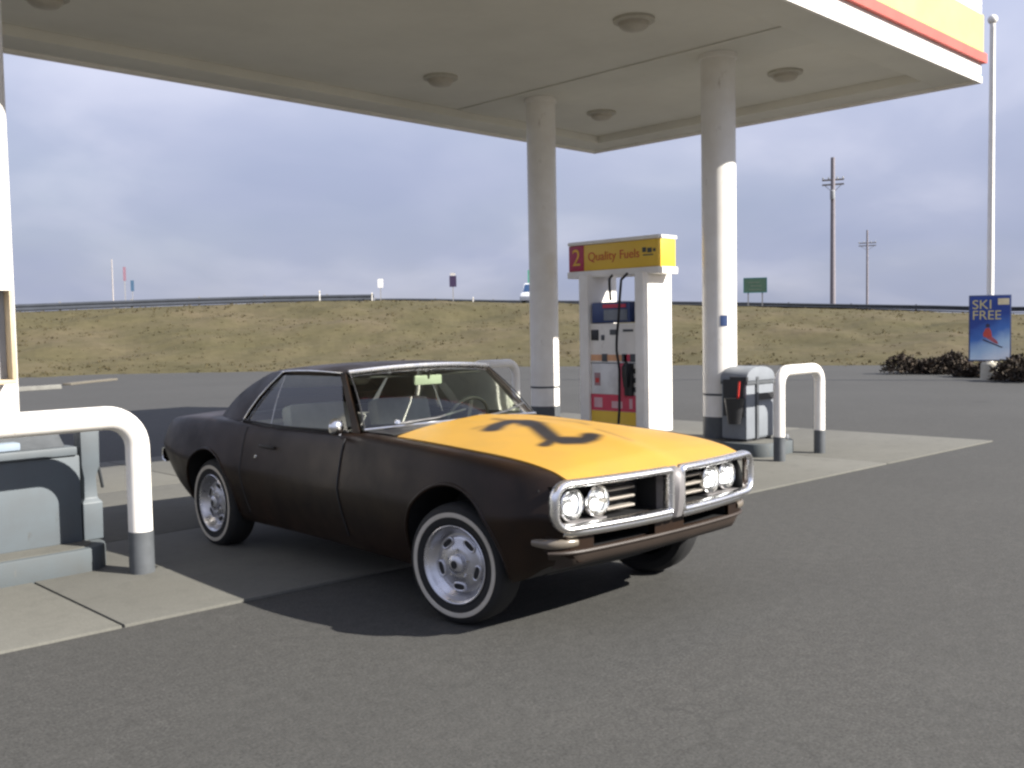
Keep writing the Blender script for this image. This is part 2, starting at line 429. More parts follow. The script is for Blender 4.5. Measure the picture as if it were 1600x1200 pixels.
def build_grass():
    m = bpy.data.materials.new('grass_blades'); m.use_nodes = True
    N, L = m.node_tree.nodes, m.node_tree.links
    b = N['Principled BSDF']; b.inputs['Roughness'].default_value = 0.9; b.inputs['Specular IOR Level'].default_value = 0.1
    g = N.new('ShaderNodeNewGeometry')
    r1 = N.new('ShaderNodeValToRGB'); e = r1.color_ramp.elements
    e[0].position = 0.0; e[0].color = (0.118, 0.102, 0.054, 1)
    e[1].position = 1.0; e[1].color = (0.15, 0.122, 0.075, 1)
    q = e.new(0.55); q.color = (0.12, 0.10, 0.056, 1)
    L.new(g.outputs['Random Per Island'], r1.inputs[0]); L.new(r1.outputs[0], b.inputs['Base Color'])
    # thin blades pass light through: half diffuse, half translucent
    N.remove(b); df = N.new('ShaderNodeBsdfDiffuse'); tr = N.new('ShaderNodeBsdfTranslucent'); mxs = N.new('ShaderNodeMixShader'); mxs.inputs[0].default_value = .5
    L.new(r1.outputs[0], df.inputs[0]); L.new(r1.outputs[0], tr.inputs[0]); L.new(df.outputs[0], mxs.inputs[1]); L.new(tr.outputs[0], mxs.inputs[2]); L.new(mxs.outputs[0], N['Material Output'].inputs[0])
    V, Fc = [], []
    rnd = random.Random(3)
    for k in range(5000):
        th = rnd.uniform(14, 77); t0 = toe_r(th) - 0.6
        r = t0 + (R_CREST + 1 - t0) * rnd.random() ** 1.25
        x, y = r * math.cos(math.radians(th)), r * math.sin(math.radians(th))
        if vnoise(x * 0.45 + 40, y * 0.45) < 0.38 and rnd.random() < 0.8: continue
        z = terrain_z(th, r) - 0.02
        if z < -0.03 and rnd.random() < 0.75: continue
        hh = rnd.uniform(0.03, 0.10) * (0.7 + 0.8 * vnoise(x * 0.25, y * 0.25))
        for j in range(3):
            a = rnd.uniform(0, 2 * PI); w = rnd.uniform(0.03, 0.08); l = rnd.uniform(0.3, 1.0) * hh
            bx, by = x + rnd.uniform(-0.12, 0.12), y + rnd.uniform(-0.12, 0.12)
            i = len(V)
            V += [(bx - w * math.sin(a), by + w * math.cos(a), z), (bx + w * math.sin(a), by - w * math.cos(a), z), (bx + l * math.cos(a) * 0.6, by + l * math.sin(a) * 0.6, z + hh * rnd.uniform(0.7, 1.2))]
            Fc.append((i, i + 1, i + 2))
    me = bpy.data.meshes.new('dry_grass'); me.from_pydata(V, [], Fc); me.materials.append(m)
    o = bpy.data.objects.new('dry_grass', me); COL.objects.link(o)
    o['kind'] = 'stuff'; o['label'] = 'short dry yellow grass covering the roadside embankment'; o['category'] = 'grass'
build_grass()

# ------------------------------------------------------------------ concrete apron in slabs
def build_apron():
    xs = [-3.45, -0.69, 2.13, 4.86, 7.62, 10.38, 13.12]
    ys = [4.93, 7.30, 9.66, 12.0]
    bm = nb(); box(bm, xs[0] + 0.01, xs[-1] - 0.01, ys[0] + 0.5, ys[-1] - 0.01, -0.05, 0.004)
    base = struct(obj('concrete_apron', bm, mat('joint_filler', (0.07, 0.065, 0.06), 0.9), None, 0))
    k = 0
    for i in range(len(xs) - 1):
        for j in range(len(ys) - 1):
            bm = nb(); dz = 0.003 * hsh(i, j)
            V_ = box(bm, xs[i] + 0.007, xs[i + 1] - 0.007, ys[j] + 0.007, ys[j + 1] - 0.007, -0.04, 0.014 + dz)
            if j == 0:      # the apron's front edge runs a little askew
                for v in V_:
                    if v.co.y < ys[0] + .1: v.co.y += .30 - .048 * v.co.x
            obj('slab', bm, CONC, base, 30, bevel=0.006)
build_apron()

# ------------------------------------------------------------------ canopy
CX0, CX1, CY0, CY1, CZ = -1.25, 13.6, 4.97, 11.6, 4.65
def build_canopy():
    t = thing('canopy', 'large white flat canopy over the pumps with yellow and red fascia stripe', 'canopy', (0, 0, 0))
    bm = nb(); box(bm, CX0 + 0.56, CX1 - 0.56, CY0 + 0.56, CY1 - 0.56, 4.80, 4.86); obj('soffit', bm, SOFFIT, t, 0)
    # lower border round the soffit
    for (a, b, c, d) in ((CX0 + .05, CX1 - .05, CY0 + .05, CY0 + .55), (CX0 + .05, CX1 - .05, CY1 - .55, CY1 - .05), (CX0 + .05, CX0 + .55, CY0 + .553, CY1 - .553), (CX1 - .55, CX1 - .05, CY0 + .553, CY1 - .553)):
        bm = nb(); box(bm, a, b, c, d, CZ + .03, 4.90); obj('border_panel', bm, SOFFIT, t, 30, bevel=.01)
    for x in (2.145, 10.27):
        bm = nb(); box(bm, x - .42, x + .42, CY0 + .553, CY1 - .553, 4.783, 4.798); obj('cross_beam', bm, SOFFIT, t, 30, bevel=.01)
    top = 5.85
    sides = ((CX0, CX1, CY0, CY0 + .05), (CX0, CX1, CY1 - .05, CY1), (CX0, CX0 + .05, CY0 + .05, CY1 - .05), (CX1 - .05, CX1, CY0 + .05, CY1 - .05))
    for a, b, c, d in sides:
        bm = nb(); box(bm, a, b, c, d, CZ, top); obj('fascia_panel', bm, WHITE, t, 0)
    def band(name, z0, z1, out, m, inset=0.0):
        for k, (a, b, c, d) in enumerate(((CX0 - out, CX1 + out, CY0 - out, CY0), (CX0 - out, CX1 + out, CY1, CY1 + out), (CX0 - out, CX0, CY0, CY1), (CX1, CX1 + out, CY0, CY1))):
            bm = nb(); box(bm, a, b, c, d, z0, z1); obj(name, bm, m, t, 0)
    band('bottom_trim', CZ - .012, CZ + .075, .012, WHITE)
    band('blue_line', CZ + .078, CZ + .094, .008, BLUELINE)
    band('red_bar', CZ + .245, CZ + .365, .055, mat('fascia_red', (0.70, 0.12, 0.09), 0.4, nscale=2))  # paler red, with sun glare put into the colour
    band('yellow_band', CZ + .368, CZ + .86, .02, mat('fascia_yellow', (0.86, 0.66, 0.19), 0.4, nscale=1.5))  # yellow paled to carry the blown-out sunlight in its colour
    band('top_trim', top - .05, top + .03, .02, WHITE)
    bm = nb(); box(bm, CX0 + .05, CX1 - .05, CY0 + .05, CY1 - .05, 5.3, 5.36); obj('roof_deck', bm, DARKGREY, t, 0)
build_canopy()

def column(x, y, base, top, label, sticker=False, r=.205):
    t = thing('canopy_column', label, 'column', (x, y, base), 0, 'round white canopy columns')
    bm = nb(); lathe(bm, [(r, 0), (r, top - base)], 48); obj('shaft', bm, WHITE, t)
    bm = nb(); lathe(bm, [(r + .004, .0), (r + .004, .26), (r, .262)], 48); obj('base_band', bm, DARKGREY, t)
    bm = nb(); lathe(bm, [(r, .52), (r + .006, .522), (r + .006, .545), (r, .547)], 48); obj('strap', bm, DARKGREY, t)
    bm = nb(); lathe(bm, [(r, top - base - .06), (r + .02, top - base - .055), (r + .02, top - base - .002)], 48); obj('collar', bm, WHITE, t)
    if sticker:
        a0 = math.radians(228)
        bm = nb()
        grid(bm, lambda u, v: ((r + .003) * math.cos(a0 + (u - .5) * .42), (r + .003) * math.sin(a0 + (u - .5) * .42), 1.36 + .13 * v), 6, 1)
        obj('sticker', bm, mat('sticker_blue', (0.03, 0.06, 0.16), 0.5), t)
    return t
column(10.27, 6.80, .172, 4.783, 'white canopy column behind the grey bin with a blue sticker', True)
column(10.27, 9.75, .172, 4.783, 'white canopy column left of the fuel pump, behind the car windshield')
column(2.145, 7.29, .172, 4.783, 'white canopy column cut by the left edge with a box on it')

def ceiling_light(x, y, label):
    t = thing('ceiling_light', label, 'light', (x, y, 4.80), 0, 'round lights under the canopy'); t.scale = (.82, .82, .82)
    bm = nb(); lathe(bm, [(.27, .0), (.27, -.035), (.23, -.05), (.20, -.05)], 32); obj('rim', bm, mat('lamp_rim', (0.48, 0.45, 0.38), 0.6), t)
    bm = nb(); lathe(bm, [(.20, -.045), (.185, -.10), (.14, -.135), (.06, -.15), (0, -.152)], 32); obj('lens', bm, mat('lamp_lens', (0.46, 0.42, 0.35), 0.3), t)
ceiling_light(8.44, 6.63, 'round canopy light nearest the top edge, right of centre')
ceiling_light(8.44, 9.78, 'round canopy light left of the column beside the pump')
ceiling_light(11.66, 9.80, 'round canopy light between the two columns near the far corner')
ceiling_light(11.66, 6.70, 'round canopy light at the right, nearest the yellow fascia')
ceiling_light(3.60, 9.90, 'round canopy light cut by the top left corner')

# ------------------------------------------------------------------ islands
def island(x0, x1, y0, y1, label):
    r = .22
    pts = []
    for cx, cy, a0 in ((x1 - r, y0 + r, -PI / 2), (x1 - r, y1 - r, 0), (x0 + r, y1 - r, PI / 2), (x0 + r, y0 + r, PI)):
        for k in range(8):
            a = a0 + k * PI / 14; pts.append((cx + r * math.cos(a), cy + r * math.sin(a)))
    t = thing('pump_island', label, 'island', ((x0 + x1) / 2, (y0 + y1) / 2, 0), 0, 'raised pump islands')
    ox, oy = t.location.x, t.location.y
    bm = nb(); prism(bm, [(a - ox, b - oy) for a, b in pts], 'Z', 0.0, .17); obj('kerb', bm, mat('kerb_paint', (0.074, 0.088, 0.096), 0.75, col2=(0.072, 0.079, 0.081), nscale=4, bump=.12, bscale=120, scuff=(0.12, 0.11, 0.09)), t, 40, bevel=.018)
    bm = nb(); prism(bm, [((a - ox) * .86, (b - oy) * .985) for a, b in pts], 'Z', .16, .174); obj('top_slab', bm, CONC, t, 40)
island(9.86, 10.70, 5.96, 10.62, 'raised concrete island under the yellow topped fuel pump')
island(1.42, 2.66, 6.47, 10.9, 'raised concrete island behind the left white hoop barrier')

def hoop(x, y, w, label, r=.066, h=1.01, rot=0.0, cr=.17):
    t = thing('hoop_barrier', label, 'barrier', (x, y, 0.012), rot, 'white steel hoop barriers')
    pts = [(-w / 2, 0, .27), (-w / 2, 0, h - cr)]
    pts += [(-w / 2 + cr - cr * math.cos(a), 0, h - cr + cr * math.sin(a)) for a in (PI / 2 * k / 8 for k in range(1, 9))]
    pts += [(w / 2 - cr + cr * math.sin(a), 0, h - cr + cr * math.cos(a)) for a in (PI / 2 * k / 8 for k in range(0, 9))]
    pts += [(w / 2, 0, .27)]
    bm = nb(); tube(bm, pts, r, 20, up=(0, 1, 0)); obj('hoop', bm, WHITE, t)
    for s in (-1, 1):
        bm = nb(); lathe(bm, [(r + .004, 0), (r + .004, .275), (r - .005, .277)], 20, c=(s * w / 2, 0, 0)); obj('foot', bm, DARKGREY, t)
hoop(10.265, 5.72, .91, 'white hoop barrier with dark feet right of the grey bin', r=.062)
hoop(2.11, 6.20, 1.20, 'white hoop barrier with dark feet at the left edge', r=.075, h=1.02, cr=.20)
hoop(10.265, 10.80, .91, 'white hoop barrier half hidden behind the car roof', r=.062)

bm = nb(); lathe(bm, [(.05, 0), (.05, .17), (.04, .185), (0, .187)], 16)
o = obj('short_post', bm, DARKGREY); o.location = (10.63, 6.02, .014) if False else (10.80, 6.22, .014)
tag(o, 'short dark steel post inside the right white hoop barrier', 'post')

# ------------------------------------------------------------------ bins
def service_bin(x, y, label, w=.60, d=.34, h=.88, hung=True, zb=.172):
    """grey forecourt bin with a barrel top; x, y is the middle of its front (-Y) face"""
    t = thing('waste_bin', label, 'bin', (x, y, zb), 0, 'grey forecourt bins')
    hb = h - .17
    bm = nb(); box(bm, -w / 2, w / 2, 0, d, 0.03, hb); obj('body', bm, GREYP, t, 35, bevel=.018)
    bm = nb(); box(bm, -w / 2 + .03, w / 2 - .03, .02, d - .02, 0, .035); obj('plinth', bm, BLACKP, t, 0)
    prof = [(-w / 2 - .012, hb + .004)] + [(-w / 2 * math.cos(a) * 1.03, hb + .004 + .165 * math.sin(a) ** .7) for a in (PI * k / 18 for k in range(1, 18))] + [(w / 2 + .012, hb + .004)]
    bm = nb(); prism(bm, prof, 'Y', -.012, d + .012); obj('lid', bm, GREYP, t, 35, bevel=.01)
    bm = nb(); box(bm, -w / 2 - .006, w / 2 + .006, -.016, d + .01, hb - .035, hb + .001); obj('lid_band', bm, DARKGREY, t, 0)
    bm = nb(); box(bm, -w / 2 + .19, -w / 2 + .235, -.022, -.002, .03, hb + .05); obj('strap', bm, DARKGREY, t, 0)
    bm = nb(); box(bm, -w / 2 - .002 + .25, w / 2 - .03, -.008, -.001, .05, hb - .26); obj('door_panel', bm, GREYP, t, 35, bevel=.003)
    bm = nb(); box(bm, -w / 2 + .24, w / 2 - .01, -.014, -.001, hb - .23, hb - .15); obj('opening_slot', bm, BLACKP, t, 0)
    if hung:
        bm = nb(); box(bm, -w / 2 - .014, -w / 2 - .001, .03, d - .03, .30, hb + .02); obj('dark_panel', bm, BLACKP, t, 0)
        bm = nb(); secs = []
        for k in range(9):
            s = k / 8; rr = .075 + .05 * s
            secs.append([(-w / 2 - .10 + rr * math.cos(a) * .8, .10 + rr * math.sin(a), .22 + .30 * s) for a in (2 * PI * q / 18 for q in range(18))])
        rings(bm, secs); obj('bucket', bm, BLACKP, t)
        bm = nb(); tube(bm, [(-w / 2 - .10, .06, .45), (-w / 2 - .13, .02, .64), (-w / 2 - .15, .0, .74)], .013, 8); obj('squeegee_handle', bm, RED, t)
        bm = nb(); cbox(bm, (-w / 2 - .16, .0, .75), (.04, .22, .05)); obj('squeegee_head', bm, BLACKP, t, 0)
    return t
service_bin(10.27, 6.24, 'grey bin with rounded lid and black bucket before the right column')
def left_bin():
    t = thing('service_cabinet', 'pale grey cabinet on the left island behind the white hoop', 'cabinet', (2.02, 6.72, .172))
    CABM = mat('cabinet_blue_grey', (0.094, 0.112, 0.125), 0.55, col2=(0.085, 0.096, 0.104), nscale=4, bump=.03, scuff=(0.07, 0.07, 0.065))
    bm = nb(); box(bm, -.58, .52, 0, .30, .0, .585); obj('body', bm, CABM, t, 35, bevel=.012)
    bm = nb(); box(bm, -.60, .50, -.018, .31, .587, .645); obj('shelf', bm, CABM, t, 35, bevel=.010)
    bm = nb(); grid(bm, lambda u, v: (-.56 + 1.0 * u, .03 + .25 * v, .648 + .22 * v ** 1.3), 1, 8); obj('sloping_lid', bm, DARKGREY, t, 35, thick=.012)
    bm = nb(); box(bm, -.30, .16, .02, .14, .648, .70); obj('paper_towels', bm, mat('towel_blue', (0.25, 0.30, 0.36), 0.9), t, 30, bevel=.015)
    bm = nb(); secs = []
    for z, s in ((0, .065), (.25, .068), (.28, .045), (.42, .040), (.50, .060), (.78, .064)):
        secs.append([(.595 + s * a, .07 + s * b, z) for a, b in ((-1, -1), (1, -1), (1, 1), (-1, 1))])
    rings(bm, secs); obj('squeegee_bucket', bm, CABM, t, 35, bevel=.008)
    bm = nb(); tube(bm, [(.66, .13, .60), (.74, .24, .44), (.80, .34, .30)], .012, 8); obj('squeegee_handle', bm, DARKGREY, t)
left_bin()

def column_box():
    t = thing('dispenser_box', 'open white box fixed to the left column, tan rim', 'box', (2.145, 7.08, 1.275))
    tan = mat('tan_rim', (0.50, 0.40, 0.26), 0.6)
    bm = nb(); box(bm, -.34, .075, -.20, .0, .58, .635); obj('top', bm, WHITE, t, 30, bevel=.006)
    bm = nb(); box(bm, -.34, .075, -.20, .0, -.03, .0); obj('bottom', bm, tan, t, 30, bevel=.006)
    bm = nb(); box(bm, .05, .078, -.20, .0, .001, .579); obj('side', bm, tan, t, 30, bevel=.004)
    bm = nb(); box(bm, -.34, -.315, -.20, .0, .001, .579); obj('side', bm, WHITE, t, 30, bevel=.004)
    bm = nb(); box(bm, -.314, .049, -.10, -.085, .001, .579); obj('back_panel', bm, mat('grey_panel', (0.35, 0.35, 0.36), 0.5), t, 0)
column_box()

# ------------------------------------------------------------------ fuel pump
def fuel_pump():
    t = thing('fuel_pump', 'white fuel pump with yellow header and red number two panel', 'fuel pump', (10.27, 8.28, .172))
    x0, x1 = -.30, .31            # -X face and back
    yn, yf = -.545, .54           # near end, far end
    zt = 2.07
    def facepanel(name, ya, yb, za, zb, out, m, bev=.0, xx=None):
        bm = nb(); xs = (x0 + .05 if xx is None else xx)
        box(bm, xs - out, xs + .01, ya, yb, za, zb); return obj(name, bm, m, t, 30, bevel=bev)
    for ya, yb in ((yn, yn + .14), (yf - .16, yf)):
        bm = nb(); box(bm, x0, x1, ya, yb, .0, zt); obj('pillar', bm, WHITE, t, 30, bevel=.02)
    bm = nb(); box(bm, x0 + .05, x1 - .05, yn + .14, yf - .16, .0, 1.42); obj('cabinet', bm, WHITE, t, 0)
    bm = nb(); box(bm, x0 + .03, x1 - .05, yn + .24, yf - .20, 1.43, 1.70); obj('display_housing', bm, mat('display_blue', (0.035, 0.06, 0.17), 0.35), t, 30, bevel=.02)
    PINK = mat('pump_red', (0.60, 0.045, 0.085), 0.4, nscale=5, col2=(0.50, 0.05, 0.09))
    PW = mat('pump_white', (0.70, 0.69, 0.68), 0.4)
    GR = mat('screen_grey', (0.20, 0.22, 0.25), 0.2)
    # face of the pump (seen from -X); y runs to the left in the picture
    facepanel('screen', yn + .28, yf - .42, 1.46, 1.60, .032, GR)
    facepanel('display_label', yn + .30, yf - .40, 1.625, 1.67, .030, PINK)
    facepanel('keypad', yf - .30, yf - .18, 1.20, 1.34, .012, BLACKP, .004)
    facepanel('card_slot', yf - .40, yf - .35, 1.20, 1.27, .012, DARKGREY, .003)
    facepanel('receipt_slot', yf - .62, yf - .50, 1.27, 1.34, .012, DARKGREY, .003)
    facepanel('price_window', yf - .88, yf - .72, 1.31, 1.34, .010, DARKGREY)
    facepanel('amber_strip', yn + .15, yf - .17, .93, 1.01, .008, mat('amber_strip', (0.72, 0.38, 0.20), 0.5))
    for a, b in ((yf - .45, yf - .36), (yf - .78, yf - .70), (yn + .16, yn + .25)): facepanel('strip_sign', a, b, .92, 1.02, .012, DARKGREY)
    facepanel('strip_sign', yn + .25, yn + .35, .925, 1.015, .012, PINK)
    facepanel('trim_line', yn + .145, yf - .165, .895, .905, .012, GREYP)
    facepanel('door_panel', yn + .42, yf - .18, .49, .89, .010, PW, .003)
    facepanel('notice', yf - .33, yf - .23, .60, .77, .014, mat('notice', (0.36, 0.22, 0.23), 0.5))
    facepanel('notice_red', yf - .31, yf - .25, .64, .70, .017, RED)
    facepanel('nozzle_boot', yn + .32, yn + .42, .46, .90, .03, PINK, .006)
    facepanel('nozzle_boot_black', yn + .20, yn + .325, .48, .90, .05, BLACKP, .012)
    for z in (.56, .68, .80): facepanel('grade_button', yn + .15, yn + .20, z - .03, z + .035, .02, BLACKP, .006)
    facepanel('red_band', yn + .145, yf - .165, .27, .485, .010, PINK)
    PALE = mat('pale_pink', (0.66, 0.40, 0.42), 0.5)
    for a, b, c, d in ((yf - .36, yf - .22, .31, .44), (yf - .70, yf - .52, .31, .40), (yn + .22, yn + .27, .31, .44)): facepanel('band_mark', a, b, c, d, .013, PALE)
    facepanel('yellow_base', yn + .145, yf - .165, .04, .265, .010, YELLOW)
    # nozzle
    bm = nb(); tube(bm, [(x0 - .03, yn + .27, .60), (x0 - .06, yn + .26, .74), (x0 - .08, yn + .25, .86), (x0 - .03, yn + .255, .92)], [.03, .038, .036, .02], 12); obj('nozzle', bm, BLACKP, t)
    # hoses
    for pts in (
        [(x0 + .10, yn + .33, 2.06), (x0 - .02, yn + .33, 2.0), (x0 - .05, yn + .35, 1.6), (x0 - .05, yn + .40, 1.1), (x0 - .07, yn + .34, .80), (x0 - .09, yn + .33, .40), (x0 - .08, yn + .36, .08)],
        [(x0 + .12, yf - .50, 2.06), (x0 + .05, yf - .50, 2.0), (x0 + .03, yf - .53, 1.72)]):
        fx, fy = curve([(-p[2], p[0]) for p in pts]), curve([(-p[2], p[1]) for p in pts])
        za, zb = pts[0][2], pts[-1][2]
        bm = nb(); tube(bm, [(fx(-(za + (zb - za) * k / 24)), fy(-(za + (zb - za) * k / 24)), za + (zb - za) * k / 24) for k in range(25)], .017, 10); obj('hose', bm, BLACK, t)
    # header
    hx0, hx1, hy0, hy1, hz0, hz1 = -.18, .19, -.70, .81, zt, zt + .46
    bm = nb(); box(bm, hx0 - .02, hx1 + .02, hy0 - .02, hy1 + .02, hz0 - .03, hz0 + .06); obj('header_tray', bm, WHITE, t, 30, bevel=.012)
    h = nb(); box(h, hx0, hx1, hy0, hy1, hz0 + .06, hz1 - .05); header = obj('header', h, YELLOW, t, 30, bevel=.015)
    bm = nb(); box(bm, hx0 - .015, hx1 + .015, hy0 - .015, hy1 + .015, hz1 - .049, hz1); obj('header_cap', bm, WHITE, t, 30, bevel=.015)
    bm = nb(); box(bm, hx0 - .006, hx0 + .02, hy1 - .27, hy1 - .003, hz0 + .065, hz1 - .055); obj('number_panel', bm, mat('number_red', (0.45, 0.04, 0.09), 0.4), t, 30, bevel=.003)
    R = (PI / 2, 0, -PI / 2)
    text('number', '2', .32, mat('print_yellow', (0.85, 0.50, 0.06), 0.5), t, (hx0 - .009, hy1 - .14, hz0 + .235), R)
    text('lettering', 'Quality', .165, mat('print_red', (0.60, 0.10, 0.03), 0.5), t, (hx0 - .003, hy1 - .34, hz0 + .24), R, align='LEFT')
    text('lettering', 'Fuels', .165, mat('print_red', (0.60, 0.10, 0.03), 0.5), t, (hx0 - .003, hy1 - .88, hz0 + .24), R, align='LEFT')
    for ya, yb, za, zb in ((.19, .25, .25, .31), (.10, .17, .24, .30), (.04, .08, .25, .29), (.08, .24, .205, .22)):      # blurred dark print, not legible
        bm = nb(); box(bm, hx0 - .004, hx0 + .01, hy0 + ya, hy0 + yb, hz0 + za, hz0 + zb); obj('print_mark', bm, mat('print_black', (0.05, 0.06, 0.05), 0.5), t, 0)
    bm = nb(); box(bm, -.10, .12, yn - .006, yn + .01, .10, .26); obj('end_plate', bm, PW, t, 30, bevel=.002)
fuel_pump()

# ------------------------------------------------------------------ flagpole with poster, shrubs
def flagpole():
    t = thing('flagpole', 'tall white flagpole at the right with ball top', 'flagpole', (26.49, 9.41, 0))
    bm = nb(); lathe(bm, [(.085, .45), (.082, 3), (.065, 9.0)], 20); obj('pole', bm, WHITE, t)
    bm = nb(); lathe(bm, [(0, 9.22)] + [(.12 * math.sin(a), 9.1 + .12 * math.cos(a)) for a in (PI * k / 10 for k in range(1, 10))] + [(0.02, 8.98)], 16); obj('ball_top', bm, WHITE, t)
    bm = nb(); lathe(bm, [(.22, 0), (.21, .42), (.17, .47), (.08, .475)], 24); obj('footing', bm, mat('footing', (0.45, 0.42, 0.34), 0.85, nscale=9), t)
    bm = nb(); tube(bm, [(-.09, -.05, .9), (-.10, -.055, 5), (-.09, -.05, 8.9)], .008, 6); obj('halyard', bm, GREYP, t)
flagpole()
def poster():
    # flat poster frame strapped to the pole, facing the pumps
    c = Vector((26.49, 9.41, 0)); rz = math.atan2(-9.34, -26.56) + math.radians(6) + PI / 2   # local -Y faces the lot
    t = thing('ski_poster', 'blue SKI FREE poster with a skier on the flagpole', 'poster', (c.x - .15 * math.cos(.34), c.y - .15 * math.sin(.34), 0), rz)
    w, z0, z1 = .49, .50, 2.18
    bm = nb(); box(bm, -w, w, .0, .03, z0, z1); obj('frame', bm, mat('poster_frame', (0.05, 0.07, 0.16), 0.5), t, 30, bevel=.006)
    m = bpy.data.materials.new('poster_print'); m.use_nodes = True
    N, L = m.node_tree.nodes, m.node_tree.links
    b = N['Principled BSDF']; b.inputs['Roughness'].default_value = 0.35
    tc = N.new('ShaderNodeTexCoord'); sp = N.new('ShaderNodeSeparateXYZ'); L.new(tc.outputs['Object'], sp.inputs[0])
    nz = N.new('ShaderNodeTexNoise'); nz.inputs['Scale'].default_value = 3; L.new(tc.outputs['Object'], nz.inputs['Vector'])
    ma = N.new('ShaderNodeMath'); ma.operation = 'MULTIPLY_ADD'; ma.inputs[1].default_value = -.45; L.new(sp.outputs['X'], ma.inputs[0]); L.new(sp.outputs['Z'], ma.inputs[2])
    mb = N.new('ShaderNodeMath'); mb.operation = 'MULTIPLY_ADD'; mb.inputs[1].default_value = .35; L.new(nz.outputs['Fac'], mb.inputs[0]); L.new(ma.outputs[0], mb.inputs[2])
    mr = N.new('ShaderNodeMapRange'); mr.inputs['From Min'].default_value = .65; mr.inputs['From Max'].default_value = 1.75; L.new(mb.outputs[0], mr.inputs[0])
    cr = N.new('ShaderNodeValToRGB'); e = cr.color_ramp.elements
    e[0].position = 0; e[0].color = (0.75, 0.80, 0.84, 1); e[1].position = 1; e[1].color = (0.02, 0.055, 0.26, 1)
    q = e.new(.35); q.color = (0.42, 0.58, 0.74, 1); q = e.new(.65); q.color = (0.06, 0.17, 0.48, 1)
    L.new(mr.outputs[0], cr.inputs[0]); L.new(cr.outputs[0], b.inputs['Base Color'])
    bm = nb(); box(bm, -w + .03, w - .03, -.004, .0, z0 + .03, z1 - .03); obj('print', bm, m, t, 0)
    GOLD = mat('poster_gold', (0.62, 0.52, 0.24), 0.5)
    R = (PI / 2, 0, 0)
    text('lettering', 'SKI', .33, GOLD, t, (-w + .07, -.006, 1.93), R, .002, 'LEFT', 1.05)
    text('lettering', 'FREE', .33, GOLD, t, (-w + .07, -.006, 1.66), R, .002, 'LEFT', 1.0)
    bm = nb(); box(bm, .18, .44, -.008, -.003, 1.93, 2.09); obj('cream_label', bm, mat('cream', (0.80, 0.68, 0.42), 0.5), t, 0)
    # the skier: jacket, head, legs, skis, poles as flat print
    RJ = mat('skier_red', (0.55, 0.07, 0.05), 0.5); DK = mat('skier_dark', (0.04, 0.03, 0.07), 0.5)
    def flat(name, poly, m_, y): bm = nb(); prism(bm, poly, 'Y', y, y + .003); obj(name, bm, m_, t, 0)
    flat('skier_jacket', [(-.16, 1.20), (-.10, 1.33), (-.02, 1.35), (.03, 1.26), (.05, 1.12), (-.06, 1.10), (-.15, 1.12)], RJ, -.009)
    flat('skier_head', [(-.09, 1.36), (-.10, 1.42), (-.05, 1.46), (.0, 1.42), (-.01, 1.36)], DK, -.009)
    flat('skier_legs', [(-.10, 1.10), (.05, 1.12), (.16, 1.02), (.20, .93), (.12, .95), (.02, 1.02)], mat('skier_pink', (0.45, 0.10, 0.12), 0.5), -.009)
    flat('skier_skis', [(-.18, 1.04), (-.14, 1.06), (.28, .86), (.30, .88), (.28, .83)], DK, -.012)
poster()

def shrub(x, y, rx, ry, h, label, n=900):
    t = thing('shrub', label, 'shrub', (x, y, 0), 0, 'dark shrubs at the lot edge')
    rnd = random.Random(int(x * 100 + y * 7))
    m = MATS.get('shrub_leaf')
    if not m:
        m = bpy.data.materials.new('shrub_leaf'); m.use_nodes = True; MATS['shrub_leaf'] = m
        N, L = m.node_tree.nodes, m.node_tree.links
        b = N['Principled BSDF']; b.inputs['Roughness'].default_value = .9
        g = N.new('ShaderNodeNewGeometry'); r1 = N.new('ShaderNodeValToRGB'); e = r1.color_ramp.elements
        e[0].color = (0.012, 0.009, 0.006, 1); e[1].color = (0.075, 0.054, 0.036, 1)
        L.new(g.outputs['Random Per Island'], r1.inputs[0]); L.new(r1.outputs[0], b.inputs['Base Color'])
    V, Fc = [], []
    lumps = [(rnd.uniform(-.7, .7) * rx, rnd.uniform(-.7, .7) * ry, rnd.uniform(.45, 1)) for _ in range(7)]
    for k in range(n):
        lx, ly, lh = rnd.choice(lumps)
        a = rnd.uniform(0, 2 * PI); el = rnd.uniform(0, PI / 2); q = rnd.uniform(.5, 1)
        p = Vector((lx + rx * .5 * q * math.cos(a) * math.cos(el), ly + ry * .5 * q * math.sin(a) * math.cos(el), .03 + h * lh * q * math.sin(el)))
        d = Vector((rnd.uniform(-1, 1), rnd.uniform(-1, 1), rnd.uniform(-.3, 1))).normalized()
        s = d.cross(Vector((rnd.random(), rnd.random(), rnd.random()))).normalized()
        l, w = rnd.uniform(.06, .14), rnd.uniform(.02, .045)
        i = len(V); V += [p - s * w, p + s * w, p + d * l + s * w * .4, p + d * l - s * w * .4]; Fc.append((i, i + 1, i + 2, i + 3))
    me = bpy.data.meshes.new('foliage'); me.from_pydata([tuple(v) for v in V], [], Fc); me.materials.append(m)
    o = bpy.data.objects.new('foliage', me); COL.objects.link(o); o.parent = t
    for lx, ly, lh in lumps:
        bm = nb(); tube(bm, [(lx * .4, ly * .4, 0), (lx * .8, ly * .8, h * lh * .5), (lx, ly, h * lh * .9)], [.018, .012, .005], 5)
        obj('stem', bm, mat('twig', (0.05, 0.038, 0.028), .9), t)
shrub(29.42, 11.98, 1.2, 1.3, .62, 'low dark shrub at the lot edge left of the poster', 3600)
shrub(27.85, 10.25, .5, .65, .50, 'small dark shrub just left of the flagpole foot', 1500)
shrub(26.35, 8.15, 1.0, 1.0, .72, 'dark shrub right of the flagpole foot at the picture edge', 3000)

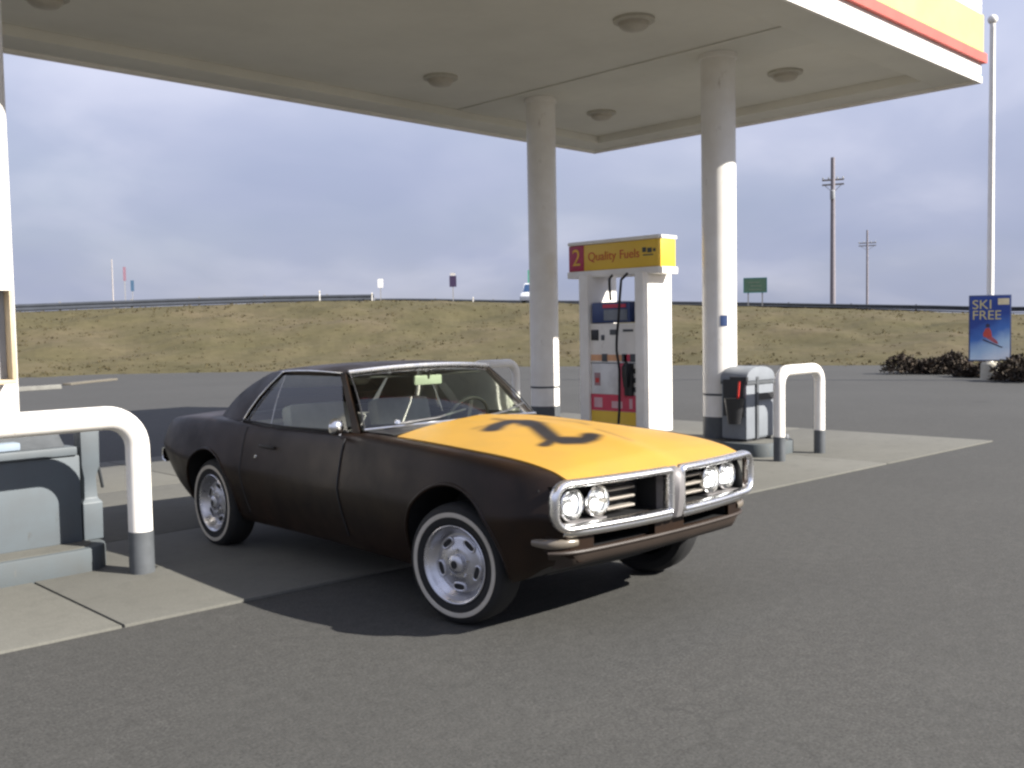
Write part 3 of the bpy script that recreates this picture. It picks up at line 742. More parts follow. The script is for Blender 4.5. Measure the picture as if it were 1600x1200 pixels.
# bits at the lot edge on the left
bm = nb(); prism(bm, [(-.09, 0), (.09, 0), (.06, .13), (-.06, .13)], 'Y', -.9, .9)
o = obj('wheel_stop', bm, CURBM, None, 30, bevel=.012); o.location = (10.15, 30.3, 0); o.rotation_euler = (0, 0, math.radians(-80))
tag(o, 'pale concrete wheel stop at the far lot edge, left', 'wheel stop')
bm = nb()
pts = [(11.9, 32.3), (13.0, 33.3), (14.2, 34.2)]
rings(bm, [[(x - .10, y + .1, 0), (x - .10, y + .1, .07), (x + .10, y - .1, .07), (x + .10, y - .1, 0)] for x, y in pts])
tag(obj('edge_kerb', bm, mat('dusty_kerb', (0.13, 0.115, 0.09), .9, nscale=3), None, 30, bevel=.01), 'low pale kerb along the far lot edge behind the car', 'kerb')

# ------------------------------------------------------------------ guardrails, signs and poles on the embankment
GALV = mat('weathered_rail', (0.035, 0.041, 0.055), 0.7, col2=(0.025, 0.03, 0.04), nscale=2)
def pol(th, r, z=0.0): return Vector((r * math.cos(math.radians(th)), r * math.sin(math.radians(th)), z))
def guardrail(th0, th1, r0, r1, step, label, zoff=0.0, beam=.32):
    t = thing('guardrail', label, 'guardrail', (0, 0, 0), 0, 'guardrails along the highway')
    n = max(2, int(abs(th1 - th0) * 30))
    P = []
    for k in range(n + 1):
        th = th0 + (th1 - th0) * k / n; r = r0 + (r1 - r0) * k / n
        P.append((th, r, crest_z(th) + .03 + zoff))
    prof = [(dx, dz * beam / .32) for dx, dz in ((0, .0), (.05, .04), (.05, .10), (.0, .15), (.0, .17), (.05, .22), (.05, .28), (0, .32))]
    bm = nb()
    secs = [[pol(th, r - dx, z + .74 - beam + dz) for dx, dz in prof] for th, r, z in P]
    rings(bm, secs, False, False)
    obj('rail', bm, GALV, t, 35, thick=.006)
    m = mat('rail_post', (0.22, 0.21, 0.20), .7)
    acc = 0; last = None
    pm = None
    for th, r, z in P:
        p = pol(th, r, z)
        if last is not None: acc += (p - last).length
        if last is None or acc >= step:
            acc = 0
            if pm is None:
                bm = nb(); box(bm, -.07, .07, -.06, .06, -.25, .80); o = obj('post', bm, m, t, 0); pm = o.data
            else:
                o = bpy.data.objects.new('post', pm); COL.objects.link(o); o.parent = t
            q = pol(th, r + .11, z); o.location = q; o.rotation_euler = (0, 0, math.radians(th))
        last = p
guardrail(77, 53.3, 61.5, 63.0, 3.8, 'dark guardrail with posts along the embankment top, left', -.27, .40)
guardrail(53.2, 8, 76.0, 80.0, 4.5, 'thin dark guardrail line along the embankment top, right', -.12)
def road_post(th, r, h, label):
    t = thing('reflector_post', label, 'marker post', pol(th, r, crest_z(th)), math.radians(th), 'small posts beside the highway')
    bm = nb(); box(bm, -.02, .02, -.03, .03, -.2, h); obj('post', bm, WHITE, t, 30, bevel=.01)
    bm = nb(); box(bm, -.026, -.02, -.025, .025, h - .16, h - .06); obj('reflector', bm, mat('reflector', (0.6, 0.5, 0.3), .3), t, 0)
road_post(56.35, 62, .75, 'thin pale marker post in the middle of the left guardrail')
road_post(53.4, 62.6, .60, 'pale marker post at the right end of the left guardrail')
road_post(47.6, 63.5, .42, 'small pale marker post right of the dark sign')

def sign(x, y, zb, z0, z1, w, col, label, name='road_sign', edge=None, pw=.05, group=None, two=False):
    d = Vector((-x, -y, 0)).normalized(); rz = math.atan2(d.y, d.x) + PI / 2
    t = thing(name, label, 'sign', (x, y, zb), rz, group)
    z0 -= zb; z1 -= zb
    for px in ((-w * .3, w * .3) if two else (0,)):
        bm = nb(); box(bm, px - pw / 2, px + pw / 2, .015, .015 + pw, -.3, z1 - .05); obj('post', bm, mat('sign_post', (0.25, 0.24, 0.23), .6), t, 0)
    bm = nb(); box(bm, -w / 2, w / 2, -.006, .006, z0, z1); obj('plate', bm, mat('sign_' + name + str(int(x * 10)), col, .5, nscale=2), t, 0)
    if edge:
        bm = nb(); k = .04
        for a, b, c, e in ((-w / 2, w / 2, z0, z0 + k), (-w / 2, w / 2, z1 - k, z1), (-w / 2, -w / 2 + k, z0 + k, z1 - k), (w / 2 - k, w / 2, z0 + k, z1 - k)): box(bm, a, b, -.010, -.0065, c, e)
        obj('border', bm, mat('sign_edge' + str(int(x * 10)), edge, .5), t, 0)
    return t
s_ = sign(61.37, 37.66, 2.62, 3.76, 4.82, 1.62, (0.06, 0.12, 0.075), 'dark green highway sign right of the nearer column', 'highway_sign', (0.0, 0.16, 0.17), .09, 'green highway signs', True)
for a, b, c in ((-.45, .45, 3.95), (-.35, .45, 4.2), (-.5, .3, 4.45)):
    bm = nb(); box(bm, a, b, -.010, -.007, c - 2.62, c - 2.62 + .08); obj('legend_line', bm, mat('legend', (0.11, 0.15, 0.10), .5), s_, 0)
sign(51.75, 50.0, 3.2, 4.80, 5.77, 1.0, (0.05, 0.30, 0.19), 'green highway sign peeking out left of the far column', 'highway_sign', None, .08, 'green highway signs')
s_ = sign(43.5, 49.6, 3.25, 4.39, 5.12, .46, (0.035, 0.02, 0.06), 'dark narrow road sign on a post beyond the car roof', pw=.06)
bm = nb(); box(bm, -.17, .17, -.006, .006, 5.14 - 3.25, 5.30 - 3.25); obj('top_plate', bm, mat('pale_plate', (0.5, 0.47, 0.44), .5), s_, 0)
sign(38.6, 51.05, 3.3, 4.33, 4.87, .33, (0.85, 0.82, 0.78), 'small white road sign left of the dark sign')
sign(26.1, 60.6, 3.0, 4.95, 5.80, .17, (0.22, 0.12, 0.16), 'tall thin reddish marker sign far left on the embankment', 'marker_sign', pw=.05)
sign(26.5, 60.45, 3.0, 4.30, 4.97, .20, (0.04, 0.09, 0.16), 'short dark blue marker sign far left on the embankment', 'marker_sign', pw=.04)
bm = nb(); cyl(bm, (0, 0, -.5), (0, 0, 4.9), .06, 10, .04)
o = obj('distant_pole', bm, mat('pale_pole', (0.42, 0.38, 0.36), .8)); o.location = (34.7, 83.0, 3.1)
tag(o, 'faint pale pole far left beyond the guardrail', 'pole')

def utility_pole(x, y, zb, h, label, r=.2, arm=2.0, face=0.0):
    t = thing('utility_pole', label, 'utility pole', (x, y, zb), face, 'wooden utility poles')
    wood = mat('pole_wood', (0.21, 0.19, 0.21), .85, nscale=4)  # lightened towards mauve: distance haze put into the wood colour
    bm = nb(); cyl(bm, (0, 0, -.8), (0, 0, h), r * 1.12, 12, r * .8); obj('mast', bm, wood, t)
    za = h - 2.4
    for z in (za, za + .42):
        bm = nb(); cbox(bm, (.22, 0, z), (.11, arm, .14)); obj('crossarm', bm, mat('arm_wood', (0.24, 0.21, 0.18), .85), t, 0)
    for yy in (-.46 * arm, -.2 * arm, .2 * arm, .46 * arm):
        bm = nb(); lathe(bm, [(.03, .07), (.07, .1), (.05, .16), (.075, .2), (.03, .27), (0, .28)], 10, c=(.22, yy, za + .42)); obj('insulator', bm, mat('insulator', (0.35, 0.35, 0.33), .4), t)
    for s in (-1, 1):
        bm = nb(); tube(bm, [(.2, s * arm * .38, za - .05), (.15, 0, za - .75)], .03, 6); obj('brace', bm, STEEL, t)
    bm = nb(); lathe(bm, [(0, -.5), (.2, -.5), (.22, -.45), (.22, .25), (.15, .32), (0, .33)], 14, c=(-.38, 0, za - .9)); obj('transformer', bm, mat('transformer', (0.30, 0.31, 0.32), .5), t) if r > .19 else bm.free()
P1, P2 = (84.37, 43.7, 2.2), (148.8, 71.3, 2.6)
ang = math.atan2(P2[1] - P1[1], P2[0] - P1[0])
utility_pole(*P1, 14.3, 'tall wooden utility pole right of the green highway sign', .23, 1.9, ang)
utility_pole(*P2, 13.3, 'shorter looking far wooden utility pole right of the tall one', .17, 2.6, ang)

def van():
    c = pol(43.9, 70.5, crest_z(43.9) + .17)
    t = thing('white_van', 'white van on the highway half hidden by the far column', 'van', c, math.radians(43.9 + 180 - 16)); t.scale = (.74, .74, .74)
    w = .95
    # outline in x (travel direction) / z
    body = [(2.45, .35), (2.5, .75), (2.3, 1.05), (1.75, 1.15), (1.1, 1.95), (.8, 2.05), (-2.35, 2.05), (-2.5, 1.9), (-2.5, .35)]
    bm = nb(); prism(bm, body, 'Y', -w, w); obj('body', bm, mat('van_white', (0.80, 0.80, 0.80), .3, nscale=2), t, 35, bevel=.05)
    DB = mat('van_dark', (0.03, 0.07, 0.16), .15)
    for s in (-1, 1):
        bm = nb(); prism(bm, [(1.55, 1.2), (1.05, 1.85), (.35, 1.85), (.35, 1.2)], 'Y', s * w, s * (w + .012)); obj('side_window', bm, DB, t, 0)
        bm = nb(); prism(bm, [(2.45, .36), (2.49, .85), (-2.48, .85), (-2.48, .36)], 'Y', s * w, s * (w + .014)); obj('lower_panel', bm, mat('van_blue', (0.02, 0.07, 0.20), .35), t, 0)
        for x in (1.55, -1.5):
            bm = nb(); lathe(bm, [(0, .0), (.2, .0), (.34, .01), (.36, -.05), (.36, -.2), (0, -.2)], 20, 'Y', (x, s * (w + .02) if s > 0 else s * (w - .18), .36)); obj('wheel', bm, BLACK, t)
    bm = nb(); grid(bm, lambda u, v: (1.72 - .60 * v + .03, -.85 + 1.7 * u, 1.2 + .72 * v), 2, 2); obj('windshield', bm, DB, t, 0, thick=.01)
van()

# ------------------------------------------------------------------ the car
# local frame: x forward from the front axle, y to the car's left, z up
def build_car():
    car = thing('coupe', 'dark brown two door coupe with yellow hood and black painted emblem', 'car', (4.193, 3.842, 0), math.radians(-91.84))
    # matte, patchy primer brown
    PAINT = mat('brown_primer', (0.021, 0.0115, 0.0068), 0.40, col2=(0.0085, 0.0054, 0.0042), nscale=3.4, bump=0.012, bscale=30, spec=0.22, rvar=0.10, detail=7)
    TRIMB = mat('flat_black', (0.012, 0.012, 0.013), 0.6)
    GLINT = bpy.data.materials.new('sun_glint'); GLINT.use_nodes = True  # glowing material added for the sun's glare in the headlights
    GLINT.node_tree.nodes['Principled BSDF'].inputs['Emission Color'].default_value = (1, .98, .95, 1)
    GLINT.node_tree.nodes['Principled BSDF'].inputs['Emission Strength'].default_value = 2.6
    SILV = mat('argent_silver', (0.20, 0.19, 0.19), 0.5, 0.25, col2=(0.16, 0.15, 0.15), nscale=9)
    BARM = mat('bar_silver', (0.36, 0.33, 0.29), 0.4, 0.4, nscale=9)
    WB = 2.745; WR = .321; AZ = .355
    W = curve([(.72, .755), (.70, .775), (.66, .803), (.62, .822), (.55, .848), (.46, .868), (.25, .888), (0, .895), (-.4, .888), (-.9, .875), (-1.4, .866), (-1.9, .872), (-2.4, .898), (-2.75, .908), (-3.1, .902), (-3.4, .87), (-3.62, .82), (-3.80, .745)])
    ZT = curve([(.80, .79), (.72, .812), (.6, .848), (.4, .879), (.2, .895), (0, .905), (-.4, .922), (-.9, .934), (-1.4, .924), (-1.9, .914), (-2.35, .926), (-2.75, .936), (-3.1, .932), (-3.4, .915), (-3.62, .890), (-3.75, .855), (-3.80, .82)])
    ZB = curve([(.80, .43), (.6, .385), (.45, .30), (.3, .26), (-.4, .235), (-2.3, .235), (-3.1, .27), (-3.4, .35), (-3.65, .44), (-3.80, .52)])
    prof = curve([(0, -.115), (.06, -.085), (.16, -.06), (.35, -.022), (.50, -.003), (.555, 0.0), (.60, -.006), (.75, -.030), (.88, -.055), (.95, -.075), (.985, -.095), (1.0, -.125)])
    def side_y(x, z):
        s = (z - ZB(x)) / (ZT(x) - ZB(x)); return W(x) + prof(min(1, max(0, s)))
    def top_z(x, y, crown):
        yt = W(x) - .125; return ZT(x) + crown * (1 - (y / yt) ** 2)
    def crown(x):
        if x > -.62: return -.012
        if x > -.95: return -.012 + .05 * ((-.62 - x) / .33)
        if x > -2.6: return .03
        return .028
    S = [0, .03, .06, .11, .16, .25, .35, .45, .52, .555, .59, .65, .75, .85, .91, .95, .975, .99, 1.0]
    def section(x):
        zb, zt, w = ZB(x), ZT(x), W(x)
        right = [(w + prof(s), zb + (zt - zb) * s) for s in S]
        yb, yt = right[0][0], right[-1][0]
        half = [(yb * .0, zb), (yb * .5, zb), (yb * .85, zb)] + right + [(yt * k, top_z(x, yt * k, crown(x))) for k in (.9, .72, .5, .25)]
        ctr = (0, top_z(x, 0, crown(x)))
        L_ = [(x, y, z) for y, z in half[1:]]
        Rr = [(x, -y, z) for y, z in half[1:]]
        return [(x, 0, zb)] + L_ + [(x, ctr[0], ctr[1])] + Rr[::-1]
    stations = [.72, .70, .68, .65, .62, .59, .56, .53, .50] + [.46 - .06 * k for k in range(70)]
    stations = [s for s in stations if s > -3.70] + [-3.70, -3.75, -3.79, -3.80]
    bm = nb()
    rings(bm, [section(x) for x in stations])
    body = obj('body', bm, PAINT, car, 0)
    # openings
    cutters = []
    def cut(fill):
        b = nb(); fill(b); c = obj('cutter', b, TRIMB, car, 0); cutters.append(c)
    for x in (0, -WB):
        for s in (-1, 1):
            cut(lambda b: cyl(b, (x, s * .56, AZ), (x, s * 1.2, AZ), .385 if x == 0 else .365, 48))
    cut(lambda b: box(b, -2.74, -1.06, -.70, .70, .36, 1.4))
    for s in (-1, 1):
        cut(lambda b: box(b, .56, 1.2, min(s * .055, s * .762), max(s * .055, s * .738), .595, .785))
        cut(lambda b: box(b, .50, 1.2, min(s * .12, s * .56), max(s * .12, s * .56), .475, .545))
    for c in cutters:
        md = body.modifiers.new('cut', 'BOOLEAN'); md.operation = 'DIFFERENCE'; md.solver = 'EXACT'; md.object = c
    bpy.context.view_layer.update()
    dg = bpy.context.evaluated_depsgraph_get()
    me = bpy.data.meshes.new_from_object(body.evaluated_get(dg)); me.name = 'body'
    body.modifiers.clear(); old = body.data; body.data = me; bpy.data.meshes.remove(old)
    for c in cutters: bpy.data.objects.remove(c)
    me.materials.clear(); me.materials.append(PAINT); me.materials.append(TRIMB)
    for p in me.polygons:
        p.use_smooth = True; c = p.center; p.material_index = 0
        inside_well = any((c.x - wx) ** 2 + (c.z - AZ) ** 2 < .388 ** 2 - (0 if wx == 0 else .014) for wx in (0, -WB)) and abs(c.y) < .885
        if inside_well or (c.x < -1.05 and c.x > -2.75 and abs(c.y) < .702 and c.z < .93) or c.z < ZB(c.x) + .004: p.material_index = 1
        if .49 < c.x < .715 and abs(c.y) < side_y(c.x, c.z) - .012 and .47 < c.z < .79: p.material_index = 1
    me.set_sharp_from_angle(angle=math.radians(32))
    # wheel arch lips
    for wx, rr in ((0, .389), (-WB, .369)):
        for s in (-1, 1):
            pts = []
            for k in range(33):
                a = math.radians(-8 + 196 * k / 32); x, z = wx + rr * math.cos(a), AZ + rr * math.sin(a)
                if z > ZB(x) + .01: pts.append((x, s * (side_y(x, z) - .003), z))
            b = nb(); tube(b, pts, .011, 8); obj('wheel_arch_lip', b, PAINT, car)
    # doors, laid 3 mm proud of the side
    for s in (-1, 1):
        def dfn(u, v):
            z = .32 + (.905 - .32) * v
            xf = -1.03 - .03 * v; xr = -2.22 - .03 * v
            x = xf + (xr - xf) * u
            zz = min(z, ZB(x) + (ZT(x) - ZB(x)) * .975)
            return (x, s * (side_y(x, zz) + .0035), zz)
        b = nb(); grid(b, dfn, 24, 26); d = obj('door', b, PAINT, car, 40)
        for uu in (0, 1):
            b = nb(); tube(b, [dfn(uu, k / 20) for k in range(21)], .0055, 6); obj('door_gap', b, TRIMB, d)
        b = nb(); tube(b, [(-2.02, s * (side_y(-2.02, .79) + .012), .795), (-1.97, s * (side_y(-1.97, .79) + .03), .797), (-1.87, s * (side_y(-1.87, .79) + .03), .797), (-1.84, s * (side_y(-1.84, .79) + .012), .795)], .010, 8); obj('handle', b, TRIMB, d)
        b = nb(); lathe(b, [(0, .008), (.012, .008), (.014, 0)], 12, 'Y', (0, 0, 0)); q = obj('lock', b, CHROME, d); q.location = (-2.06, s * (side_y(-2.06, .72) + .004), .72); q.rotation_euler = (0, 0, 0 if s > 0 else PI)
    # ---- hood with a sprayed emblem
    def hood_z(x, y):
        k = min(1, max(0, (.78 - x) / .9)); cr = .018 + .047 * k
        u = y / .70
        ridge = .012 * math.exp(-(y / .10) ** 2) * (1 - .3 * k)
        return ZT(x) + .007 + cr * (1 - u * u) + ridge - .01 * max(0, (x - .62) / .16) ** 2
    strokes = [  # polylines (x, y), radius, strength
        ([(-.28, -.34), (-.36, -.22), (-.40, -.08), (-.30, -.03), (-.12, -.09), (.06, -.19), (.20, -.27), (.30, -.27), (.34, -.20), (.33, -.10), (.29, -.03)], .046, 1.0),
        ([(.20, -.27), (.25, -.35), (.28, -.42)], .030, .9),
        ([(-.30, -.03), (-.20, -.06)], .060, 1.0),
        ([(.22, -.25), (.31, -.16)], .050, 1.0),
        ([(-.40, -.08), (-.50, -.06), (-.57, -.06)], .022, .55),
        ([(-.36, -.22), (-.42, -.30), (-.40, -.38)], .022, .4),
        ([(-.42, .22), (-.32, .30), (-.18, .33), (-.06, .30)], .026, .42),
        ([(.14, .19), (.26, .165), (.40, .13), (.48, .11)], .022, .38),
    ]
    strokes = [([(-.03 + (x - -.04) * .90, -.19 + (y + .18) * .92) for x, y in pl], rad * 1.12, st) for pl, rad, st in strokes]
    def seg_d(p, a, b_):
        ax_, ay = a; bx, by = b_; dx_, dy_ = bx - ax_, by - ay
        t_ = max(0, min(1, ((p[0] - ax_) * dx_ + (p[1] - ay) * dy_) / (dx_ * dx_ + dy_ * dy_)))
        return math.hypot(p[0] - ax_ - t_ * dx_, p[1] - ay - t_ * dy_)
    b = nb()
    nu, nv = 190, 150
    def hfn(u, v):
        y = -.70 + 1.40 * v
        xf = .785 - .055 * (abs(y) / .70) ** 2.2 ; xr = -.66 - .05 * (1 - (y / .70) ** 2)
        x = xr + (xf - xr) * u
        return (x, y, hood_z(x, y))
    V = grid(b, hfn, nu, nv)
    # folded edge
    skirt = []
    ring_ = [V[i][0] for i in range(nu + 1)] + [V[nu][j] for j in range(1, nv + 1)] + [V[i][nv] for i in range(nu - 1, -1, -1)] + [V[0][j] for j in range(nv - 1, 0, -1)]
    low = [b.verts.new((v.co.x, v.co.y, v.co.z - .022)) for v in ring_]
    for i in range(len(ring_)):
        j = (i + 1) % len(ring_); b.faces.new((ring_[i], ring_[j], low[j], low[i]))
    hm = bpy.data.materials.new('yellow_hood'); hm.use_nodes = True
    N, L = hm.node_tree.nodes, hm.node_tree.links
    pb = N['Principled BSDF']; pb.inputs['Roughness'].default_value = .42
    at = N.new('ShaderNodeAttribute'); at.attribute_name = 'spray'
    tc = N.new('ShaderNodeTexCoord')
    nz = N.new('ShaderNodeTexNoise'); nz.inputs['Scale'].default_value = 5; nz.inputs['Detail'].default_value = 6; L.new(tc.outputs['Object'], nz.inputs['Vector'])
    mrr = N.new('ShaderNodeMapRange'); mrr.inputs['From Min'].default_value = .38; mrr.inputs['From Max'].default_value = .7; L.new(nz.outputs['Fac'], mrr.inputs[0])
    mc = N.new('ShaderNodeMix'); mc.data_type = 'RGBA'; mc.inputs['A'].default_value = (.43, .238, .034, 1); mc.inputs['B'].default_value = (.385, .22, .038, 1); L.new(mrr.outputs[0], mc.inputs['Factor'])
    mc2 = N.new('ShaderNodeMix'); mc2.data_type = 'RGBA'; mc2.inputs['B'].default_value = (.015, .012, .011, 1); L.new(mc.outputs['Result'], mc2.inputs['A']); L.new(at.outputs['Fac'], mc2.inputs['Factor'])
    L.new(mc2.outputs['Result'], pb.inputs['Base Color'])
    hood = obj('hood', b, hm, car, 40)
    att = hood.data.attributes.new('spray', 'FLOAT', 'POINT')
    for i, v in enumerate(hood.data.vertices):
        p = (v.co.x, v.co.y); s = 0
        for pl, rad, st in strokes:
            dmin = min(seg_d(p, pl[k], pl[k + 1]) for k in range(len(pl) - 1))
            q = (dmin - rad * .5) / (rad * 1.35)
            s = max(s, st * (1 - min(1, max(0, q))))
        att.data[i].value = s * s * (3 - 2 * s)
    # ---- front bumper: two chrome loops and a beak
    def bx(y): return .800 - .095 * (abs(y) / .84) ** 2
    def loop_path(s, y0, y1, z0, z1, c0, c1):
        P = []
        for cy, cz, a0, cr in ((y1 - c1, z1 - c1, PI / 2, c1), (y1 - c1, z0 + c1, 0, c1), (y0 + c0, z0 + c0, -PI / 2, c0), (y0 + c0, z1 - c0, PI, c0)):
            for k in range(7):
                a = a0 - k * PI / 12; P.append((cy + cr * math.cos(a), cz + cr * math.sin(a)))
        # densify straight runs
        out = []
        for i, p in enumerate(P):
            q = P[(i + 1) % len(P)]; n = max(1, int(math.hypot(q[0] - p[0], q[1] - p[1]) / .06))
            for k in range(n): out.append((p[0] + (q[0] - p[0]) * k / n, p[1] + (q[1] - p[1]) * k / n))
        return [(bx(y), s * y, z) for y, z in out]
    for s in (-1, 1):
        b = nb(); tube(b, loop_path(s, .045, .800, .590, .806, .02, .075), .020, 14, loop=True, flat=1.8, up=None); obj('front_bumper', b, TRIMC, car, 50)
        # heavier lower bar
        b = nb(); secs = []
        for k in range(25):
            y = .05 + .69 * k / 24; x = bx(y) + .012 - .03 * max(0, (k - 20) / 4) ** 2
            secs.append([(x - .10, s * y, .592), (x - .02, s * y, .596), (x + .012, s * y, .585), (x + .016, s * y, .565), (x + .002, s * y, .548), (x - .03, s * y, .540), (x - .10, s * y, .540)])
        rings(b, secs); obj('lower_bumper_bar', b, CHROME, car, 60)
    b = nb(); secs = []
    for z, hw, xx in ((.545, .035, .80), (.56, .046, .83), (.60, .050, .842), (.70, .050, .852), (.77, .049, .848), (.805, .040, .828), (.82, .028, .80)):
        secs.append([(.70, -hw, z), (xx - .025, -hw, z), (xx, -hw * .45, z), (xx, hw * .45, z), (xx - .025, hw, z), (.70, hw, z)])
    rings(b, secs); obj('centre_divider', b, SILV, car, 40)
    def vx(y): y = abs(y) / .81; return .772 - .05 * y ** 2 - .10 * y ** 14
    # ---- grille bars and headlights
    for s in (-1, 1):
        for z in (.632, .680, .728):
            b = nb(); secs = []
            for k in range(9):
                y = .19 + .23 * k / 8; x = .690 - .03 * (y / .8) ** 2
                secs.append([(x - .03, s * y, z - .009), (x, s * y, z - .007), (x + .006, s * y, z), (x, s * y, z + .007), (x - .03, s * y, z + .009)])
            rings(b, secs); obj('grille_bar', b, BARM, car, 40)
        b = nb(); box(b, .585, .60, min(s * .06, s * .79), max(s * .06, s * .79), .60, .77); obj('grille_screen', b, TRIMB, car, 0)
        b = nb(); box(b, .60, .705, min(s * .755, s * .42), max(s * .730, s * .42), .597, .604); obj('lamp_shelf', b, SILV, car, 0)
        for y in (.640, .470):
            h = bpy.data.objects.new('headlight', None); COL.objects.link(h); h.parent = car; h.location = (.700 - .06 * (y / .84) ** 2, s * y, .688)
            b = nb(); lathe(b, [(.070, -.03), (.083, -.02), (.0855, .0), (.083, .014), (.076, .018), (.072, .012), (.070, .0)], 32, 'X'); obj('bezel', b, CHROME, h)
            b = nb(); lathe(b, [(.0, -.055)] + [(.070 * math.sin(a), -.055 + .052 * (1 - math.cos(a))) for a in (PI / 2 * k / 10 for k in range(1, 11))], 32, 'X'); obj('reflector', b, mat('lamp_reflector', (.93, .93, .93), .13, 1.0, col2=(.85, .85, .85), nscale=60), h)
            b = nb(); lathe(b, [(.0715, .004)] + [(.0715 * math.cos(a), .004 + .022 * math.sin(a)) for a in (PI / 2 * k / 8 for k in range(1, 8))] + [(0, .026)], 32, 'X'); obj('lens', b, PALEGLASS, h)
            b = nb(); lathe(b, [(0, .0), (.024, -.004), (.029, -.012), (.024, -.022), (0, -.026)], 20, 'X', (0, 0, -.022)); obj('glint_glow', b, GLINT, h)  # small glow added behind the lens in place of a sun glint
        # wraparound parking lamp low on the corner
        b = nb(); secs = []; z = .515
        path = [(vx(y), y) for y in (.66, .69, .72, .745, .765, .78, .79)] + [(.625, .797), (.595, .806), (.57, .812)]
        for k, (x, y) in enumerate(path):
            q0, q1 = path[max(0, k - 1)], path[min(len(path) - 1, k + 1)]
            n_ = Vector((q1[1] - q0[1], q0[0] - q1[0], 0)).normalized(); e = math.sin(PI * (k + .7) / (len(path) + .4)) ** .6
            hh = .026 * (.35 + .65 * e)
            secs.append([(x + n_.x * o_ * e, s * (y + n_.y * o_ * e), z + q * hh) for o_, q in ((0, -1), (.014, -.7), (.020, 0), (.014, .7), (0, 1))])
        rings(b, secs, False, False); obj('parking_lamp', b, mat('parking_lens', (.17, .145, .115), .2, 0.2), car, 60, thick=.004)
        # valance lip
        b = nb(); tube(b, [(vx(y) + .002, s * y, .470) for y in (.0 + .79 * k / 20 for k in range(21))], .010, 8); obj('valance_lip', b, mat('dusty_brown', (.034, .0235, .0175), .55), car)
    b = nb(); secs = []
    for k in range(45):
        y = .808 * math.sin(PI / 2 * (-1 + 2 * k / 44)); x = vx(y); e = 1 - (abs(y) / .81) ** 6
        cl = lambda x_, z_: (x_, math.copysign(min(abs(y), side_y(x_, max(z_, ZB(x_))) + .001), y), z_)
        secs.append([cl(x - .02, .475), cl(x, .466), cl(x - .010, .43), cl(x - .012 - .035 * e, .392), cl(x - .02 - .12 * e, .376)])
    rings(b, secs, False, False); obj('front_valance', b, mat('dusty_brown', (.034, .0235, .0175), .55), car, 50, thick=.006)
    for s in (-1, 1):       # upper strip of the valance outside the slots
        for y0, y1 in ((.0, .12), (.56, .795)):
            b = nb(); grid(b, lambda u, v: (vx(y0 + (y1 - y0) * u) - .004, s * (y0 + (y1 - y0) * u), .468 + .085 * v), 10, 1); obj('valance_panel', b, PAINT, car, 50, thick=.004)
    b = nb(); tube(b, [(.45, -.62, .33), (.42, 0, .30), (.45, .62, .33)], .035, 8); obj('front_crossmember', b, TRIMB, car)
    for y in (-.3, .3):
        b = nb(); tube(b, [(-.2, y, .25), (-1.4, y * 1.1, .2), (-2.6, y * 1.2, .23)], .03, 8); obj('exhaust_pipe', b, mat('rusty_pipe', (.07, .05, .04), .8), car)
    # ---- roof and sails
    def roof_pt(u, v):      # u 0..1 front to back, v -1..1 across
        xe = -1.315 - 1.075 * u; xc = -1.235 - 1.10 * u
        x = xc + (xe - xc) * v * v
        hw = .602 - .02 * (2 * u - 1) ** 2 - .045 * max(0, u - .6) / .4
        zc = 1.320 + .018 * math.sin(PI * min(1, u * .95 + .10)) - .016 * u ** 3
        z = zc - .024 * v * v - .016 * abs(v) ** 9
        return (x, hw * v, z)
    b = nb(); grid(b, lambda u, v: roof_pt(u, 2 * v - 1), 26, 32)
    obj('roof', b, PAINT, car, 50, thick=.034)
    for s in (-1, 1):
        e0 = roof_pt(.76, 1); e1 = roof_pt(1.0, 1)
        def sail(u, v):     # u 0 front .. 1 rear, v 0 top .. 1 belt
            tx = e0[0] + (e1[0] - e0[0]) * u; ty = e0[1] + (e1[1] - e0[1]) * u; tz = e0[2] + (e1[2] - e0[2]) * u
            bx_ = -2.44 - .43 * u; by = .755 - .055 * u * u; bz = .918 + .008 * u
            k = .035 * u + .02
            x = tx + (bx_ - tx) * v + k * math.sin(PI * v) * -.35
            y = ty + (by - ty) * v + .022 * math.sin(PI * v)
            z = tz + (bz - tz) * v + k * math.sin(PI * v) * .42
            return (x, s * y, z)
        b = nb(); grid(b, sail, 12, 18); obj('roof_sail', b, PAINT, car, 50, thick=.02)
        # A pillar
        b = nb(); rings(b, [[(-1.00 + d, s * (.735 + q), .925) for d, q in ((.0, -.03), (.02, .004), (-.05, .012), (-.06, -.03))], [(-1.17 + d, s * (.672 + q), 1.11) for d, q in ((.0, -.028), (.015, .004), (-.042, .01), (-.05, -.028))], [(-1.345 + d, s * (.606 + q), 1.286) for d, q in ((.0, -.025), (.012, .002), (-.036, .008), (-.045, -.025))]])
        obj('windshield_pillar', b, PAINT, car, 40)
        # drip rail and window trim
        pts = [(roof_pt(u, 1)[0], s * (roof_pt(u, 1)[1] + .012), roof_pt(u, 1)[2] - .004) for u in (.06, .12, .25, .4, .55, .68, .76)]
        pts += [(sail(0, v)[0] + .012, sail(0, v)[1] + s * .008, sail(0, v)[2]) for v in (.25, .5, .75, .98)]
        b = nb(); tube(b, pts, .0052, 8); obj('drip_rail', b, CHROME, car)
        b = nb(); tube(b, [(-1.08 - 1.34 * k / 12, s * (.765 - .003), ZT(-1.08 - 1.34 * k / 12) + .012) for k in range(13)], .007, 6); obj('belt_moulding', b, TRIMB, car)
